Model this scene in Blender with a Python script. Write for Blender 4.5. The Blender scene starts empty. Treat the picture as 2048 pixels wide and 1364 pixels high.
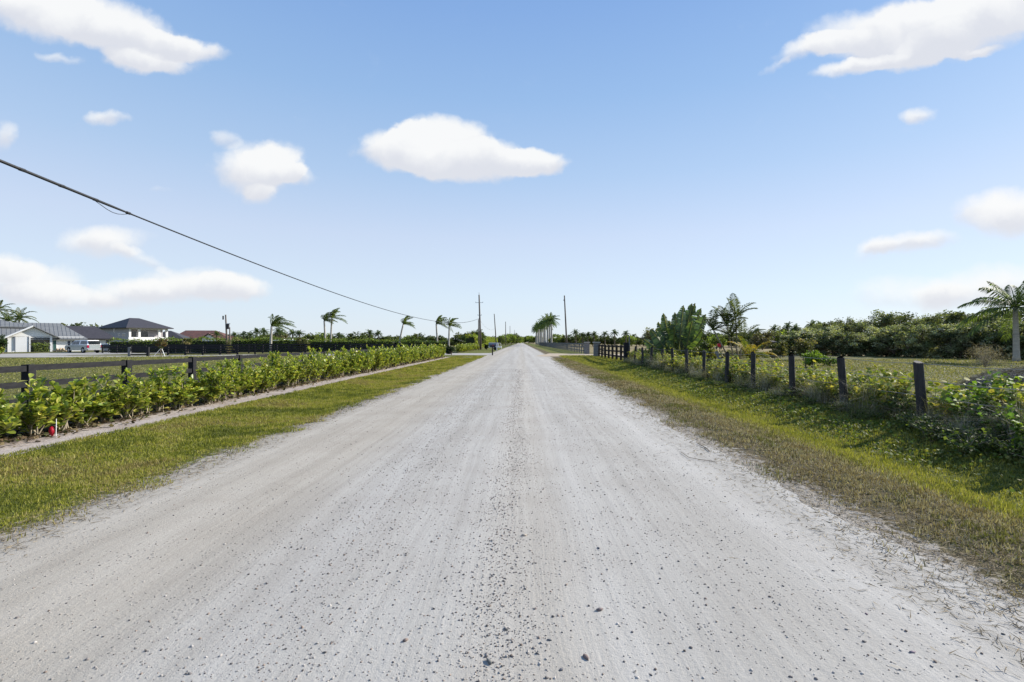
import bpy, math, random
import numpy as np
from mathutils import Vector, Matrix, Euler
rng = np.random.default_rng(7)
random.seed(7)
R = math.radians
SC = bpy.context.scene
COL = SC.collection

# ------------------------------------------------------------------ camera
CAM_H, F, CX, CY = 1.6, 1000.0, 1042.0, 684.0      # focal length and vanishing point of the photograph, in its pixels
cam_d = bpy.data.cameras.new('camera')
cam_d.sensor_width = 36.0
cam_d.lens = 36.0 * F / 2048
cam_d.shift_x = -(CX - 1024) / 2048
cam_d.shift_y = (CY - 682) / 2048
cam_d.clip_end = 6000
cam_d.clip_start = 0.05
cam = bpy.data.objects.new('camera', cam_d)
COL.objects.link(cam)
cam.location = (0, 0, CAM_H)
cam.rotation_euler = (R(90), 0, 0)
SC.camera = cam
SC.view_settings.view_transform = 'Standard'
SC.view_settings.look = 'None'
SC.view_settings.gamma = 1
SC.view_settings.use_curve_mapping = False
SC.view_settings.exposure = 0.88
SC.render.engine = 'CYCLES'
SC.cycles.max_bounces = 6
SC.cycles.transparent_max_bounces = 6
SC.cycles.use_denoising = True

# ------------------------------------------------------------------ sun
SUN_EL, SUN_AZ = R(29), R(27)                      # azimuth counted from +X towards +Y
sun_dir = Vector((math.cos(SUN_EL) * math.cos(SUN_AZ), math.cos(SUN_EL) * math.sin(SUN_AZ), math.sin(SUN_EL)))
sd = bpy.data.lights.new('sun', 'SUN')
sd.energy = 4.4
sd.angle = R(0.5)
sd.color = (1.0, 0.94, 0.84)
so = bpy.data.objects.new('sun', sd)
COL.objects.link(so)
so.rotation_euler = sun_dir.to_track_quat('Z', 'Y').to_euler()

# ------------------------------------------------------------------ node helper
class NT:
    def __init__(s, tree):
        s.t = tree; s.n = tree.nodes; s.l = tree.links
    def put(s, sock, v):
        if isinstance(v, bpy.types.NodeSocket): s.l.new(v, sock)
        elif v is not None:
            try: sock.default_value = v
            except Exception:
                if isinstance(v, (int, float)): sock.default_value = (v, v, v)
                elif len(v) == 3: sock.default_value = (*v, 1)
    def m(s, op, a, b=None, c=None, clamp=False):
        n = s.n.new('ShaderNodeMath'); n.operation = op; n.use_clamp = clamp
        for i, v in enumerate((a, b, c)):
            if v is not None: s.put(n.inputs[i], v)
        return n.outputs[0]
    def v(s, op, a, b=None, out=0):
        n = s.n.new('ShaderNodeVectorMath'); n.operation = op
        s.put(n.inputs[0], a)
        if b is not None: s.put(n.inputs[1], b)
        return n.outputs[out]
    def noise(s, vec, scale, detail=3, rough=0.55, color=False):
        n = s.n.new('ShaderNodeTexNoise'); s.put(n.inputs['Vector'], vec)
        n.inputs['Scale'].default_value = scale; n.inputs['Detail'].default_value = detail
        n.inputs['Roughness'].default_value = rough
        return n.outputs['Color'] if color else n.outputs['Fac']
    def ss(s, x, lo, hi, a=0.0, b=1.0, lin=False):
        n = s.n.new('ShaderNodeMapRange'); n.interpolation_type = 'LINEAR' if lin else 'SMOOTHSTEP'
        s.put(n.inputs[0], x)
        for i, q in enumerate((lo, hi, a, b)): s.put(n.inputs[1 + i], q)
        return n.outputs[0]
    def mix(s, f, a, b, bt='MIX'):
        n = s.n.new('ShaderNodeMix'); n.data_type = 'RGBA'; n.blend_type = bt; n.clamp_result = False
        s.put(n.inputs[0], f); s.put(n.inputs[6], a); s.put(n.inputs[7], b)
        return n.outputs[2]
    def scale(s, vec, sx, sy, sz):
        return s.v('MULTIPLY', vec, (sx, sy, sz))

# ------------------------------------------------------------------ world: Nishita sky with clouds at their directions
world = bpy.data.worlds.new('World'); SC.world = world; world.use_nodes = True
wt = world.node_tree; wt.nodes.clear(); W = NT(wt)
sky = wt.nodes.new('ShaderNodeTexSky'); sky.sky_type = 'NISHITA'; sky.sun_disc = False
sky.sun_elevation = SUN_EL
sky.sun_rotation = R(90) - SUN_AZ
sky.air_density = 1.0; sky.dust_density = 0.4; sky.ozone_density = 2.0; sky.altitude = 0
geo = wt.nodes.new('ShaderNodeNewGeometry')
dirn = wt.nodes.new('ShaderNodeTexCoord').outputs['Generated']
sx = wt.nodes.new('ShaderNodeSeparateXYZ'); wt.links.new(dirn, sx.inputs[0])
dx, dy, dz = sx.outputs
SKY_K = 0.13
# the clear air: the Nishita colours with a paler, whiter horizon
elev = W.m('ARCTANGENT', W.m('DIVIDE', W.m('MAXIMUM', dz, 0.0), W.m('SQRT', W.m('ADD', W.m('MULTIPLY', dx, dx), W.m('MULTIPLY', dy, dy)))))  # no tint away from the horizon
clear = W.mix(1.0, sky.outputs[0], (0.82, 0.92, 1.1, 1), 'MULTIPLY')
grad = W.ss(elev, 0.0, 0.75, lin=True)
gr = wt.nodes.new('ShaderNodeValToRGB')
wt.links.new(grad, gr.inputs[0])
el = gr.color_ramp.elements
def srgb(r, g, b):
    f = lambda c: ((c / 255 + 0.055) / 1.055) ** 2.4 if c > 10 else c / 255 / 12.92
    return (f(r), f(g), f(b), 1)
stops = [(0.0, (222, 231, 241)), (0.12, (216, 230, 243)), (0.27, (205, 219, 240)), (0.42, (179, 205, 236)), (0.6, (154, 189, 231)), (0.78, (136, 174, 226)), (1.0, (116, 158, 216))]
el[0].position = 0; el[0].color = srgb(*stops[0][1]); el[1].position = 1; el[1].color = srgb(*stops[-1][1])
for p, c in stops[1:-1]:
    e = el.new(p); e.color = srgb(*c)
EXPF = 2 ** SC.view_settings.exposure
pale = W.mix(1.0, gr.outputs[0], (1 / EXPF / SKY_K,) * 3 + (1,), 'MULTIPLY')
air = W.mix(0.9, clear, pale)
# clouds: flat-bottomed cumulus at fixed bearings (u = x/y, v = z/y ahead of the road), free noise clouds elsewhere
ysafe = W.m('MAXIMUM', dy, 0.02)
u = W.m('DIVIDE', dx, ysafe); v_ = W.m('DIVIDE', dz, ysafe)
cmb = wt.nodes.new('ShaderNodeCombineXYZ'); wt.links.new(u, cmb.inputs[0]); wt.links.new(v_, cmb.inputs[1])
uv = cmb.outputs[0]
n1 = W.v('SUBTRACT', W.noise(uv, 6.0, 4, 0.5, True), (0.5, 0.5, 0.5))
n2 = W.v('SUBTRACT', W.noise(uv, 24.0, 4, 0.6, True), (0.5, 0.5, 0.5))
uvd = W.v('ADD', uv, W.v('ADD', W.scale(n1, 0.095, 0.045, 0), W.scale(n2, 0.034, 0.022, 0)))
# (px, py, half width, half height, tilt deg, strength)
CL = [(70, 20, 150, 48, -14, 1), (235, 52, 170, 50, -20, 1.05), (330, 80, 120, 24, -14, .95), (290, 118, 85, 22, -8, .9),(105,112,48,10,-8,.5),
      (208, 231, 46, 13, 0, .7), (8, 272, 26, 30, 0, .55), (445, 276, 34, 16, -5, .45), (510, 335, 88, 48, 0, .9), (555, 320, 60, 40, 0, .8), (525, 385, 38, 20, 0, .6), (600,345,44,20,-15,.6),
      (800, 300, 85, 36, 0, 1.25), (880, 288, 95, 52, 0, 1.4), (945, 325, 120, 36, 0, 1.35), (1060, 328, 68, 24, 5, 1.25), (830,265,36,24,0,.9),
      (200, 480, 95, 30, 0, .8), (290, 515, 60, 16, -20, .5), (60, 565, 110, 36, 0, .8), (20, 535, 60, 26, 0, .7), (130, 598, 100, 26, -5, .7), (390, 570, 120, 34, 0, .85), (460, 572, 70, 30, 0, .8), (255, 585, 80, 26, 0, .7),
      (1780, 60, 150, 46, 8, 1), (1900, 55, 190, 60, 14, 1.05), (1650, 92, 100, 20, 10, .9), (1990, 10, 100, 50, 10, .9), (1730, 132, 90, 15, 10, .85), (1930, 109, 58, 9, 10, .6),(1545,130,30,9,30,.35),(1860,95,90,30,25,.9),
      (1845, 236, 36, 16, 0, .65), (2010, 425, 90, 44, 0, .95), (1820, 484, 95, 22, 6, .75), (1740, 505, 40, 24, 30, .4), (1820, 590, 110, 34, 0, .5), (1980, 575, 130, 42, 10, .7), (320,382,26,7,0,.25)]
fld = None; vert = None
for (px, py, a, b, tl, st) in CL:
    mp = wt.nodes.new('ShaderNodeMapping'); mp.vector_type = 'TEXTURE'
    wt.links.new(uvd, mp.inputs[0])
    mp.inputs['Location'].default_value = ((px - CX) / F, (CY - py) / F, 0)
    mp.inputs['Rotation'].default_value = (0, 0, R(tl))
    mp.inputs['Scale'].default_value = (a / F * 1.25, b / F * 1.3, 1)
    ln = W.v('LENGTH', mp.outputs[0], out=1)
    e = W.m('MULTIPLY', W.m('MAXIMUM', W.m('SUBTRACT', 1.0, W.m('MULTIPLY', ln, ln)), 0.0), st)
    fld = e if fld is None else W.m('ADD', fld, e)
    sy_ = wt.nodes.new('ShaderNodeSeparateXYZ'); wt.links.new(mp.outputs[0], sy_.inputs[0])
    ev = W.m('MULTIPLY', e, sy_.outputs[1]); vert = ev if vert is None else W.m('ADD', vert, ev)
front = W.ss(dy, 0.05, 0.3)
cdet = W.noise(uvd, 15, 5, 0.6)
fr = W.m('MULTIPLY', front, W.ss(W.m('ADD', fld, W.m('MULTIPLY', W.m('SUBTRACT', cdet, 0.5), 0.5)), 0.04, 0.85))
# other bearings: the same fair-weather cumulus, scattered
pl = W.v('DIVIDE', dirn, W.m('MAXIMUM', W.m('ADD', dz, 0.12), 0.12))
oth = W.ss(W.noise(W.scale(pl, 1, 1, 0), 1.1, 6, 0.55), 0.60, 0.74)
oth = W.m('MULTIPLY', oth, W.m('MULTIPLY', W.m('SUBTRACT', 1.0, W.ss(dy, -0.1, 0.2)), W.ss(dz, 0.0, 0.1)))
mask = W.m('MULTIPLY', W.m('ADD', fr, oth, clamp=True), 0.93)
shade = W.noise(uvd, 9, 4, 0.5)
hgt_ = W.m('DIVIDE', vert, W.m('MAXIMUM', fld, 0.05))
hgt_ = W.m('ADD', hgt_, W.m('MULTIPLY', W.m('SUBTRACT', shade, 0.5), 1.3))
ccol = W.mix(W.ss(hgt_, -0.45, 0.25), srgb(226, 228, 235), srgb(253, 253, 252))
ccol = W.mix(1.0, ccol, (1 / EXPF / SKY_K,) * 3 + (1,), 'MULTIPLY')
final = W.mix(mask, air, ccol)
bg = wt.nodes.new('ShaderNodeBackground'); wt.links.new(final, bg.inputs[0]); bg.inputs[1].default_value = SKY_K
wo = wt.nodes.new('ShaderNodeOutputWorld'); wt.links.new(bg.outputs[0], wo.inputs[0])

# ------------------------------------------------------------------ materials
def new_mat(name):
    m = bpy.data.materials.new(name); m.use_nodes = True
    m.node_tree.nodes.clear()
    return m, NT(m.node_tree)
def finish(m, N, col, rough=0.8, bump=None, bstr=0.3, bdist=0.02, metal=0.0, spec=0.3, coat=0):
    p = N.n.new('ShaderNodeBsdfPrincipled')
    N.put(p.inputs['Base Color'], col); N.put(p.inputs['Roughness'], rough); p.inputs['Metallic'].default_value = metal
    p.inputs['Specular IOR Level'].default_value = spec
    p.inputs['Coat Weight'].default_value = coat
    if bump is not None:
        b = N.n.new('ShaderNodeBump'); b.inputs['Strength'].default_value = bstr; b.inputs['Distance'].default_value = bdist
        N.put(b.inputs['Height'], bump); N.l.new(b.outputs[0], p.inputs['Normal'])
    o = N.n.new('ShaderNodeOutputMaterial'); N.l.new(p.outputs[0], o.inputs[0])
    return p
def pm(name, c, rough=0.75, var=0.25, scale=6, stretch=(1, 1, 1), bstr=0.25, metal=0, spec=0.3, c2=None, coat=0):
    m, N = new_mat(name)
    tc = N.n.new('ShaderNodeTexCoord').outputs['Object']
    vec = N.scale(tc, *stretch)
    n = N.noise(vec, scale, 5, 0.6); nn = N.noise(vec, scale * 7, 3, 0.6)
    c2 = c2 or tuple(x * (1 - var) for x in c)
    f = N.ss(N.m('ADD', N.m('MULTIPLY', n, .7), N.m('MULTIPLY', nn, .3)), .35, .65)
    col = N.mix(f, (*c2, 1), (*c, 1))
    finish(m, N, col, rough, nn, bstr, 0.01, metal, spec, coat)
    return m
def leaf_mat(name, rough=0.45, trans=0.3, spec=0.4):
    m, N = new_mat(name)
    a = N.n.new('ShaderNodeAttribute'); a.attribute_name = 'Col'
    p = N.n.new('ShaderNodeBsdfPrincipled'); N.l.new(a.outputs['Color'], p.inputs['Base Color'])
    p.inputs['Roughness'].default_value = rough; p.inputs['Specular IOR Level'].default_value = spec
    t = N.n.new('ShaderNodeBsdfTranslucent')
    N.put(t.inputs[0], N.mix(1.0, a.outputs['Color'], (1.5, 1.55, 0.6, 1), 'MULTIPLY'))
    x = N.n.new('ShaderNodeMixShader'); x.inputs[0].default_value = trans
    N.l.new(p.outputs[0], x.inputs[1]); N.l.new(t.outputs[0], x.inputs[2])
    o = N.n.new('ShaderNodeOutputMaterial'); N.l.new(x.outputs[0], o.inputs[0])
    return m
M = {}
M['leaf'] = leaf_mat('foliage', 0.65, 0.3, 0.15)
M['gloss_leaf'] = leaf_mat('glossy_foliage', 0.38, 0.32, 0.4)
M['grass'] = leaf_mat('grass_blades', 0.6, 0.35, 0.2)
M['dry'] = leaf_mat('dry_stalks', 0.8, 0.15, 0.1)
M['stone'] = leaf_mat('loose_stone', 0.85, 0.0, 0.2)
M['bark'] = pm('bark', (0.20, 0.16, 0.12), 0.9, .5, 8, (1, 1, .3), .6)
M['stem'] = pm('pale_stem', (0.33, 0.28, 0.20), 0.8, .4, 14, (1, 1, .3), .4)
M['palm_trunk'] = pm('palm_trunk', (0.44, 0.41, 0.36), 0.85, .35, 5, (.5, .5, 3), .4)
M['palm_dark'] = pm('palm_dark_trunk', (0.16, 0.13, 0.10), 0.9, .5, 5, (.5, .5, 3), .5)
M['shaft'] = pm('crownshaft', (0.10, 0.17, 0.05), 0.45, .2, 3)
M['black_wood'] = pm('black_painted_board', (0.017, 0.017, 0.02), 0.8, .4, 5, (1, .15, 3), .35, c2=(0.028, 0.028, 0.03), spec=.12)
M['post_wood'] = pm('weathered_round_post', (0.05, 0.047, 0.048), 0.75, .5, 9, (1, 1, .12), .8, c2=(0.015, 0.015, 0.02))
M['grey_wood'] = pm('weathered_grey_board', (0.20, 0.20, 0.20), 0.85, .4, 6, (1, .2, 2), .4)
M['brown_wood'] = pm('dark_brown_board', (0.055, 0.042, 0.034), 0.8, .4, 6, (1, .2, 2), .4)
M['pole'] = pm('utility_pole_wood', (0.15, 0.125, 0.105), 0.9, .35, 6, (1, 1, .06), .6)
M['cable'] = pm('black_cable', (0.02, 0.022, 0.026), 0.5, .2, 5)
M['wire'] = pm('galvanised_wire', (0.25, 0.25, 0.25), 0.5, .2, 5, metal=.6)
M['concrete'] = pm('concrete', (0.42, 0.40, 0.37), 0.9, .25, 5)
M['white'] = pm('white_stucco', (0.84, 0.83, 0.81), 0.85, .06, 3)
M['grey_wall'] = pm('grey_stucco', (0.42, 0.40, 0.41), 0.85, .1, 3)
M['trim'] = pm('white_trim_paint', (0.8, 0.8, 0.8), 0.6, .04, 3)
M['metal_roof'] = pm('standing_seam_metal', (0.20, 0.205, 0.205), 0.6, .2, 1.2, metal=.05)
M['dark_roof'] = pm('charcoal_roof_tile', (0.058, 0.054, 0.062), 0.7, .25, 2.5)
M['red_roof'] = pm('terracotta_roof_tile', (0.17, 0.075, 0.055), 0.85, .5, 2.0, c2=(0.075, 0.045, 0.045))
M['glass'] = pm('dark_window_glass', (0.02, 0.025, 0.03), 0.08, .2, 2, spec=.8, bstr=0)
M['silver'] = pm('silver_car_paint', (0.40, 0.44, 0.44), 0.3, .05, 2, metal=.5, coat=.5, bstr=0)
M['car_white'] = pm('white_car_paint', (0.78, 0.78, 0.78), 0.3, .03, 2, coat=.5, bstr=0)
M['tyre'] = pm('rubber', (0.02, 0.02, 0.02), 0.8, .2, 8)
M['rim'] = pm('wheel_rim', (0.45, 0.45, 0.46), 0.35, .1, 8, metal=.7)
M['red'] = pm('red_plastic', (0.45, 0.012, 0.03), 0.4, .2, 8)
M['tail'] = pm('tail_light_red', (0.35, 0.01, 0.05), 0.2, .1, 8)
M['black'] = pm('black_plastic', (0.02, 0.02, 0.025), 0.5, .2, 8)
M['grey_metal'] = pm('galvanised_metal', (0.35, 0.36, 0.38), 0.45, .15, 5, metal=.6)
M['tarp'] = pm('blue_grey_tarp', (0.16, 0.18, 0.23), 0.6, .3, 3)
M['cream'] = pm('cream_rubble', (0.55, 0.42, 0.27), 0.9, .3, 3)
M['green_door'] = pm('green_door_paint', (0.05, 0.12, 0.11), 0.5, .1, 3)
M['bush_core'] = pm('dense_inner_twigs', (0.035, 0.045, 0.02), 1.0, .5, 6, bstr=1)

# ------------------------------------------------------------------ mesh helpers
def np_mesh(name, V, Fc, mat, C=None, smooth=False):
    me = bpy.data.meshes.new(name)
    V = np.ascontiguousarray(V, dtype=np.float32); Fc = np.ascontiguousarray(Fc, dtype=np.int32)
    n, k = Fc.shape
    me.vertices.add(len(V)); me.vertices.foreach_set('co', V.ravel())
    me.loops.add(n * k); me.loops.foreach_set('vertex_index', Fc.ravel())
    me.polygons.add(n)
    me.polygons.foreach_set('loop_start', np.arange(0, n * k, k, dtype=np.int32))
    if smooth: me.polygons.foreach_set('use_smooth', np.ones(n, dtype=bool))
    me.update(calc_edges=True)
    if C is not None:
        at = me.color_attributes.new('Col', 'FLOAT_COLOR', 'POINT')
        CC = np.ones((len(V), 4), dtype=np.float32); CC[:, :3] = C
        at.data.foreach_set('color', CC.ravel())
    if mat is not None: me.materials.append(mat)
    return me
def scat(bv, bf, P, Rm, S, C):
    """copy base verts bv/faces bf to every position; returns V, F, colours"""
    bv = np.asarray(bv, float); bf = np.asarray(bf)
    m, n = len(P), len(bv)
    S = np.asarray(S, float)
    if S.ndim == 1: S = np.repeat(S[:, None], 3, 1)
    v = bv[None] * S[:, None, :]
    v = np.einsum('mij,mnj->mni', Rm, v) + P[:, None, :]
    f = bf[None] + (np.arange(m) * n)[:, None, None]
    c = np.repeat(C, n, 0)
    return v.reshape(-1, 3), f.reshape(-1, bf.shape[1]), c
def join(parts):
    V, Fs, C, o = [], [], [], 0
    for v, f, c in parts:
        V.append(v); Fs.append(f + o); C.append(c); o += len(v)
    return np.concatenate(V), np.concatenate(Fs), np.concatenate(C)
def rots(yaw, pitch, roll):
    """frame with local +Y pointing along (yaw, pitch up), rolled about itself"""
    cy, sy, cp, sp, cr, sr = np.cos(yaw), np.sin(yaw), np.cos(pitch), np.sin(pitch), np.cos(roll), np.sin(roll)
    f = np.stack([cy * cp, sy * cp, sp], -1)
    s = np.stack([sy, -cy, 0 * cy], -1)
    u_ = np.cross(s, f)
    s2 = s * cr[:, None] + u_ * sr[:, None]; u2 = -s * sr[:, None] + u_ * cr[:, None]
    return np.stack([s2, f, u2], -1)
def pal(cols, n, r=rng, j=0.18):
    cols = np.array(cols, float)
    c = cols[r.integers(0, len(cols), n)]
    return c * (1 + r.normal(0, j, (n, 1))).clip(.5, 1.6)
QUAD = np.array([[0, 1, 2, 3]])
LEAF4 = (np.array([[0, 0, 0], [.5, .5, .06], [0, 1, 0], [-.5, .5, .06]]) , QUAD)
PADDLE = (np.array([[0, 0, 0], [0, .5, -.03], [0, 1, -.12], [.20, .28, .05], [.34, .66, .07], [.20, .93, -.02], [-.20, .28, .05], [-.34, .66, .07], [-.20, .93, -.02]]),
          np.array([[0, 3, 4, 1], [1, 4, 5, 2], [0, 1, 7, 6], [1, 2, 8, 7]]))
BLADE = (np.array([[-.5, 0, 0], [.5, 0, 0], [0, 1, 0]]), np.array([[0, 1, 2]]))

class MB:
    def __init__(s): s.v = []; s.f = []
    def add(s, v, f):
        o = len(s.v); s.v += [tuple(p) for p in v]; s.f += [tuple(i + o for i in q) for q in f]
        return s
    def box(s, a, b):
        (x0, y0, z0), (x1, y1, z1) = a, b
        return s.add([(x0, y0, z0), (x1, y0, z0), (x1, y1, z0), (x0, y1, z0), (x0, y0, z1), (x1, y0, z1), (x1, y1, z1), (x0, y1, z1)],
                     [(0, 3, 2, 1), (4, 5, 6, 7), (0, 1, 5, 4), (1, 2, 6, 5), (2, 3, 7, 6), (3, 0, 4, 7)])
    def beam(s, p, q, w, h, up=(0, 0, 1)):
        p, q = Vector(p), Vector(q); d = (q - p).normalized(); side = d.cross(Vector(up)).normalized(); u2 = side.cross(d)
        vs = []
        for c in (p, q):
            for a, b in ((-1, -1), (1, -1), (1, 1), (-1, 1)): vs.append(c + side * (a * w / 2) + u2 * (b * h / 2))
        return s.add(vs, [(3, 2, 1, 0), (4, 5, 6, 7), (0, 1, 5, 4), (1, 2, 6, 5), (2, 3, 7, 6), (3, 0, 4, 7)])
    def tube(s, pts, rad, n=8, caps=True):
        pts = [Vector(p) for p in pts]
        if not hasattr(rad, '__len__'): rad = [rad] * len(pts)
        vs = []
        for i, p in enumerate(pts):
            d = (pts[min(i + 1, len(pts) - 1)] - pts[max(i - 1, 0)]).normalized()
            a = d.orthogonal() if abs(d.z) < .95 else d.cross(Vector((0, 1, 0)))
            a = a.normalized()
            if abs(d.z) < .95: a = d.cross(Vector((0, 0, 1))).normalized()
            b = d.cross(a)
            for k in range(n):
                t = 2 * math.pi * k / n; vs.append(p + (a * math.cos(t) + b * math.sin(t)) * rad[i])
        fs = []
        for i in range(len(pts) - 1):
            for k in range(n): fs.append((i * n + k, i * n + (k + 1) % n, (i + 1) * n + (k + 1) % n, (i + 1) * n + k))
        if caps:
            fs.append(tuple(range(n))[::-1]); fs.append(tuple((len(pts) - 1) * n + k for k in range(n)))
        return s.add(vs, fs)
    def prism(s, prof, x0, x1):
        """profile in (y,z) extruded along x"""
        n = len(prof); vs = [(x0, y, z) for y, z in prof] + [(x1, y, z) for y, z in prof]
        return s.add(vs, [tuple(range(n)), tuple(range(2 * n - 1, n - 1, -1))] + [(i, i + n, (i + 1) % n + n, (i + 1) % n) for i in range(n)])
    def mesh(s, name, mat, smooth=False):
        me = bpy.data.meshes.new(name); me.from_pydata(s.v, [], s.f)
        if mat is not None: me.materials.append(mat)
        if smooth: me.polygons.foreach_set('use_smooth', [True] * len(me.polygons))
        me.update(); return me
def tag(o, label=None, cat=None, group=None, kind=None):
    if label: o['label'] = label
    if cat: o['category'] = cat
    if group: o['group'] = group
    if kind: o['kind'] = kind
    return o
def empty(name, loc=(0, 0, 0), rz=0.0, label=None, cat=None, group=None):
    o = bpy.data.objects.new(name, None); COL.objects.link(o); o.location = loc; o.rotation_euler = (0, 0, rz)
    o.empty_display_size = .2
    return tag(o, label, cat, group)
def obj(name, me, parent=None, loc=(0, 0, 0), rot=(0, 0, 0), kind=None, bevel=0):
    o = bpy.data.objects.new(name, me); COL.objects.link(o); o.parent = parent; o.location = loc; o.rotation_euler = rot
    if kind: o['kind'] = kind
    if bevel:
        b = o.modifiers.new('bevel', 'BEVEL'); b.width = bevel; b.segments = 2; b.limit_method = 'ANGLE'
    return o
def copy_tree(o, loc=None, rz=None, sc=None, label=None, group=None, parent=None):
    c = o.copy(); COL.objects.link(c)
    if parent is not None: c.parent = parent
    if loc is not None: c.location = loc
    if rz is not None: c.rotation_euler = (0, 0, rz)
    if sc is not None: c.scale = sc if hasattr(sc, '__len__') else (sc, sc, sc)
    if label: c['label'] = label
    if group: c['group'] = group
    for ch in list(o.children): copy_tree(ch, parent=c)
    return c
def GX(px, d): return (px - CX) / F * d
def GZ(py, d): return CAM_H + (CY - py) / F * d
ORD = ['first', 'second', 'third', 'fourth', 'fifth', 'sixth', 'seventh', 'eighth', 'ninth', 'tenth', 'eleventh', 'twelfth',
       'thirteenth', 'fourteenth', 'fifteenth', 'sixteenth', 'seventeenth', 'eighteenth', 'nineteenth', 'twentieth']

# ------------------------------------------------------------------ terrain
def sst(x, a, b):
    t = np.clip((x - a) / (b - a), 0, 1); return t * t * (3 - 2 * t)
def gnd(x, y):
    x = np.asarray(x, float); y = np.asarray(y, float)
    z = 0.07 * np.clip(1 - ((x + .6) / 3.7) ** 2, 0, 1)
    sw = (1 - sst(y, 52, 62)) + sst(y, 76, 86)
    z = z - 0.07 * np.exp(-((x + 5.6) / .8) ** 2) * sw
    dr = (1 - sst(y, 44, 55)) + sst(y, 72, 82) * .6
    z = z + 0.05 * np.exp(-((x - 3.9) / .7) ** 2) * dr
    z = z - 0.24 * np.exp(-((x - 5.8) / 1.1) ** 2) * dr
    und = np.sin(x * .21 + 1.3) * np.sin(y * .13 + .4) * .05 + np.sin(x * .07 - y * .05) * .05
    z = z + und * sst(np.abs(x), 11, 20)
    return z
def g1(x, y): return float(gnd(x, y))
xs = np.concatenate([-np.geomspace(14, 900, 26)[::-1], np.arange(-13.75, 14.01, .25), np.geomspace(14.5, 900, 26)])
ys = np.concatenate([np.arange(-30, 0, 3), np.arange(0, 60, .75), np.arange(60, 120, 2), np.geomspace(121, 4000, 30)])
gx, gy = np.meshgrid(xs, ys)
V = np.stack([gx, gy, gnd(gx, gy)], -1).reshape(-1, 3)
nx, ny = len(xs), len(ys)
ii, jj = np.meshgrid(np.arange(nx - 1), np.arange(ny - 1))
b0 = (jj * nx + ii).ravel()
Fq = np.stack([b0, b0 + 1, b0 + nx + 1, b0 + nx], -1)
m, N = new_mat('ground_earth_and_turf')
pos = N.n.new('ShaderNodeNewGeometry').outputs['Position']
sp = N.n.new('ShaderNodeSeparateXYZ'); N.l.new(pos, sp.inputs[0]); px_, py_, _ = sp.outputs
nb = N.noise(pos, .35, 4); nm = N.noise(pos, 1.7, 4); nf = N.noise(pos, 11, 5, .65); nff = N.noise(pos, 60, 4, .7)
green = N.mix(N.ss(nm, .35, .65), (0.15, 0.165, 0.035, 1), (0.20, 0.19, 0.06, 1))
green = N.mix(N.ss(nf, .35, .7), green, (0.065, 0.082, 0.018, 1))
pad = N.mix(N.ss(N.m('ADD', N.m('MULTIPLY', nb, .6), N.m('MULTIPLY', nm, .4)), .38, .62), (0.115, 0.118, 0.035, 1), (0.175, 0.155, 0.065, 1))
pad = N.mix(N.ss(nf, .4, .65, 0, .55), pad, (0.07, 0.08, 0.022, 1))
dry = N.mix(N.ss(nf, .35, .65), (0.16, 0.125, 0.075, 1), (0.10, 0.085, 0.05, 1))
dry = N.mix(N.ss(nm, .45, .7, 0, .6), dry, (0.09, 0.09, 0.035, 1))
field = N.mix(N.ss(nb, .35, .65), (0.30, 0.235, 0.13, 1), (0.21, 0.18, 0.09, 1))
sand = N.mix(N.ss(nm, .35, .65), (0.40, 0.365, 0.33, 1), (0.47, 0.44, 0.40, 1))
sand = N.mix(N.ss(nf, .55, .75, 0, .5), sand, (0.25, 0.21, 0.17, 1))
wob = N.m('ADD', N.m('MULTIPLY', N.m('SUBTRACT', nm, .5), .9), N.m('MULTIPLY', N.m('SUBTRACT', nf, .5), .5))
xw = N.m('ADD', px_, wob)
xw2 = N.m('ADD', px_, N.m('MULTIPLY', wob, .22))
c = N.mix(N.ss(xw, 4.0, 4.9), dry, green)
c = N.mix(N.ss(xw, -3.0, -2.5), green, c)
c = N.mix(N.ss(px_, 8.5, 9.5), c, pad)
farR = N.m('MULTIPLY', N.ss(py_, 58, 70), N.ss(px_, 9, 12))
farR = N.m('MAXIMUM', farR, N.m('MULTIPLY', N.ss(N.m('ADD', py_, N.m('MULTIPLY', px_, .3)), 62, 72), N.ss(px_, 9, 12)))
c = N.mix(farR, c, field)
c = N.mix(N.ss(xw2, -9.6, -9.45), pad, c)
# bare sand creeping out from both road edges
eL = N.m('SUBTRACT', N.m('MULTIPLY', px_, -1.0), 4.15); eR = N.m('SUBTRACT', px_, 2.95)
bare = N.m('MAXIMUM', N.m('MULTIPLY', N.ss(N.m('SUBTRACT', nf, N.m('MULTIPLY', eL, .75)), .28, .42), N.ss(px_, -6.5, -6.0, 0, 1)), 0.0)
bare = N.m('MULTIPLY', bare, N.ss(px_, 1.5, 1.0))
bareR = N.m('MULTIPLY', N.ss(N.m('SUBTRACT', nf, N.m('MULTIPLY', eR, .65)), .30, .42), N.ss(px_, -1.5, -1.0))
c = N.mix(N.m('MAXIMUM', bare, bareR), c, (0.38, 0.345, 0.30, 1))
c = N.mix(N.ss(nff, .3, .7, .0, .4), c, N.mix(1.0, c, (.45, .45, .45, 1), 'MULTIPLY'))
finish(m, N, c, .95, N.m('ADD', nf, N.m('MULTIPLY', nff, .4)), .8, .05, spec=.1)
ground = obj('ground', np_mesh('ground', V, Fq, m, smooth=True), kind='structure')

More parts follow.
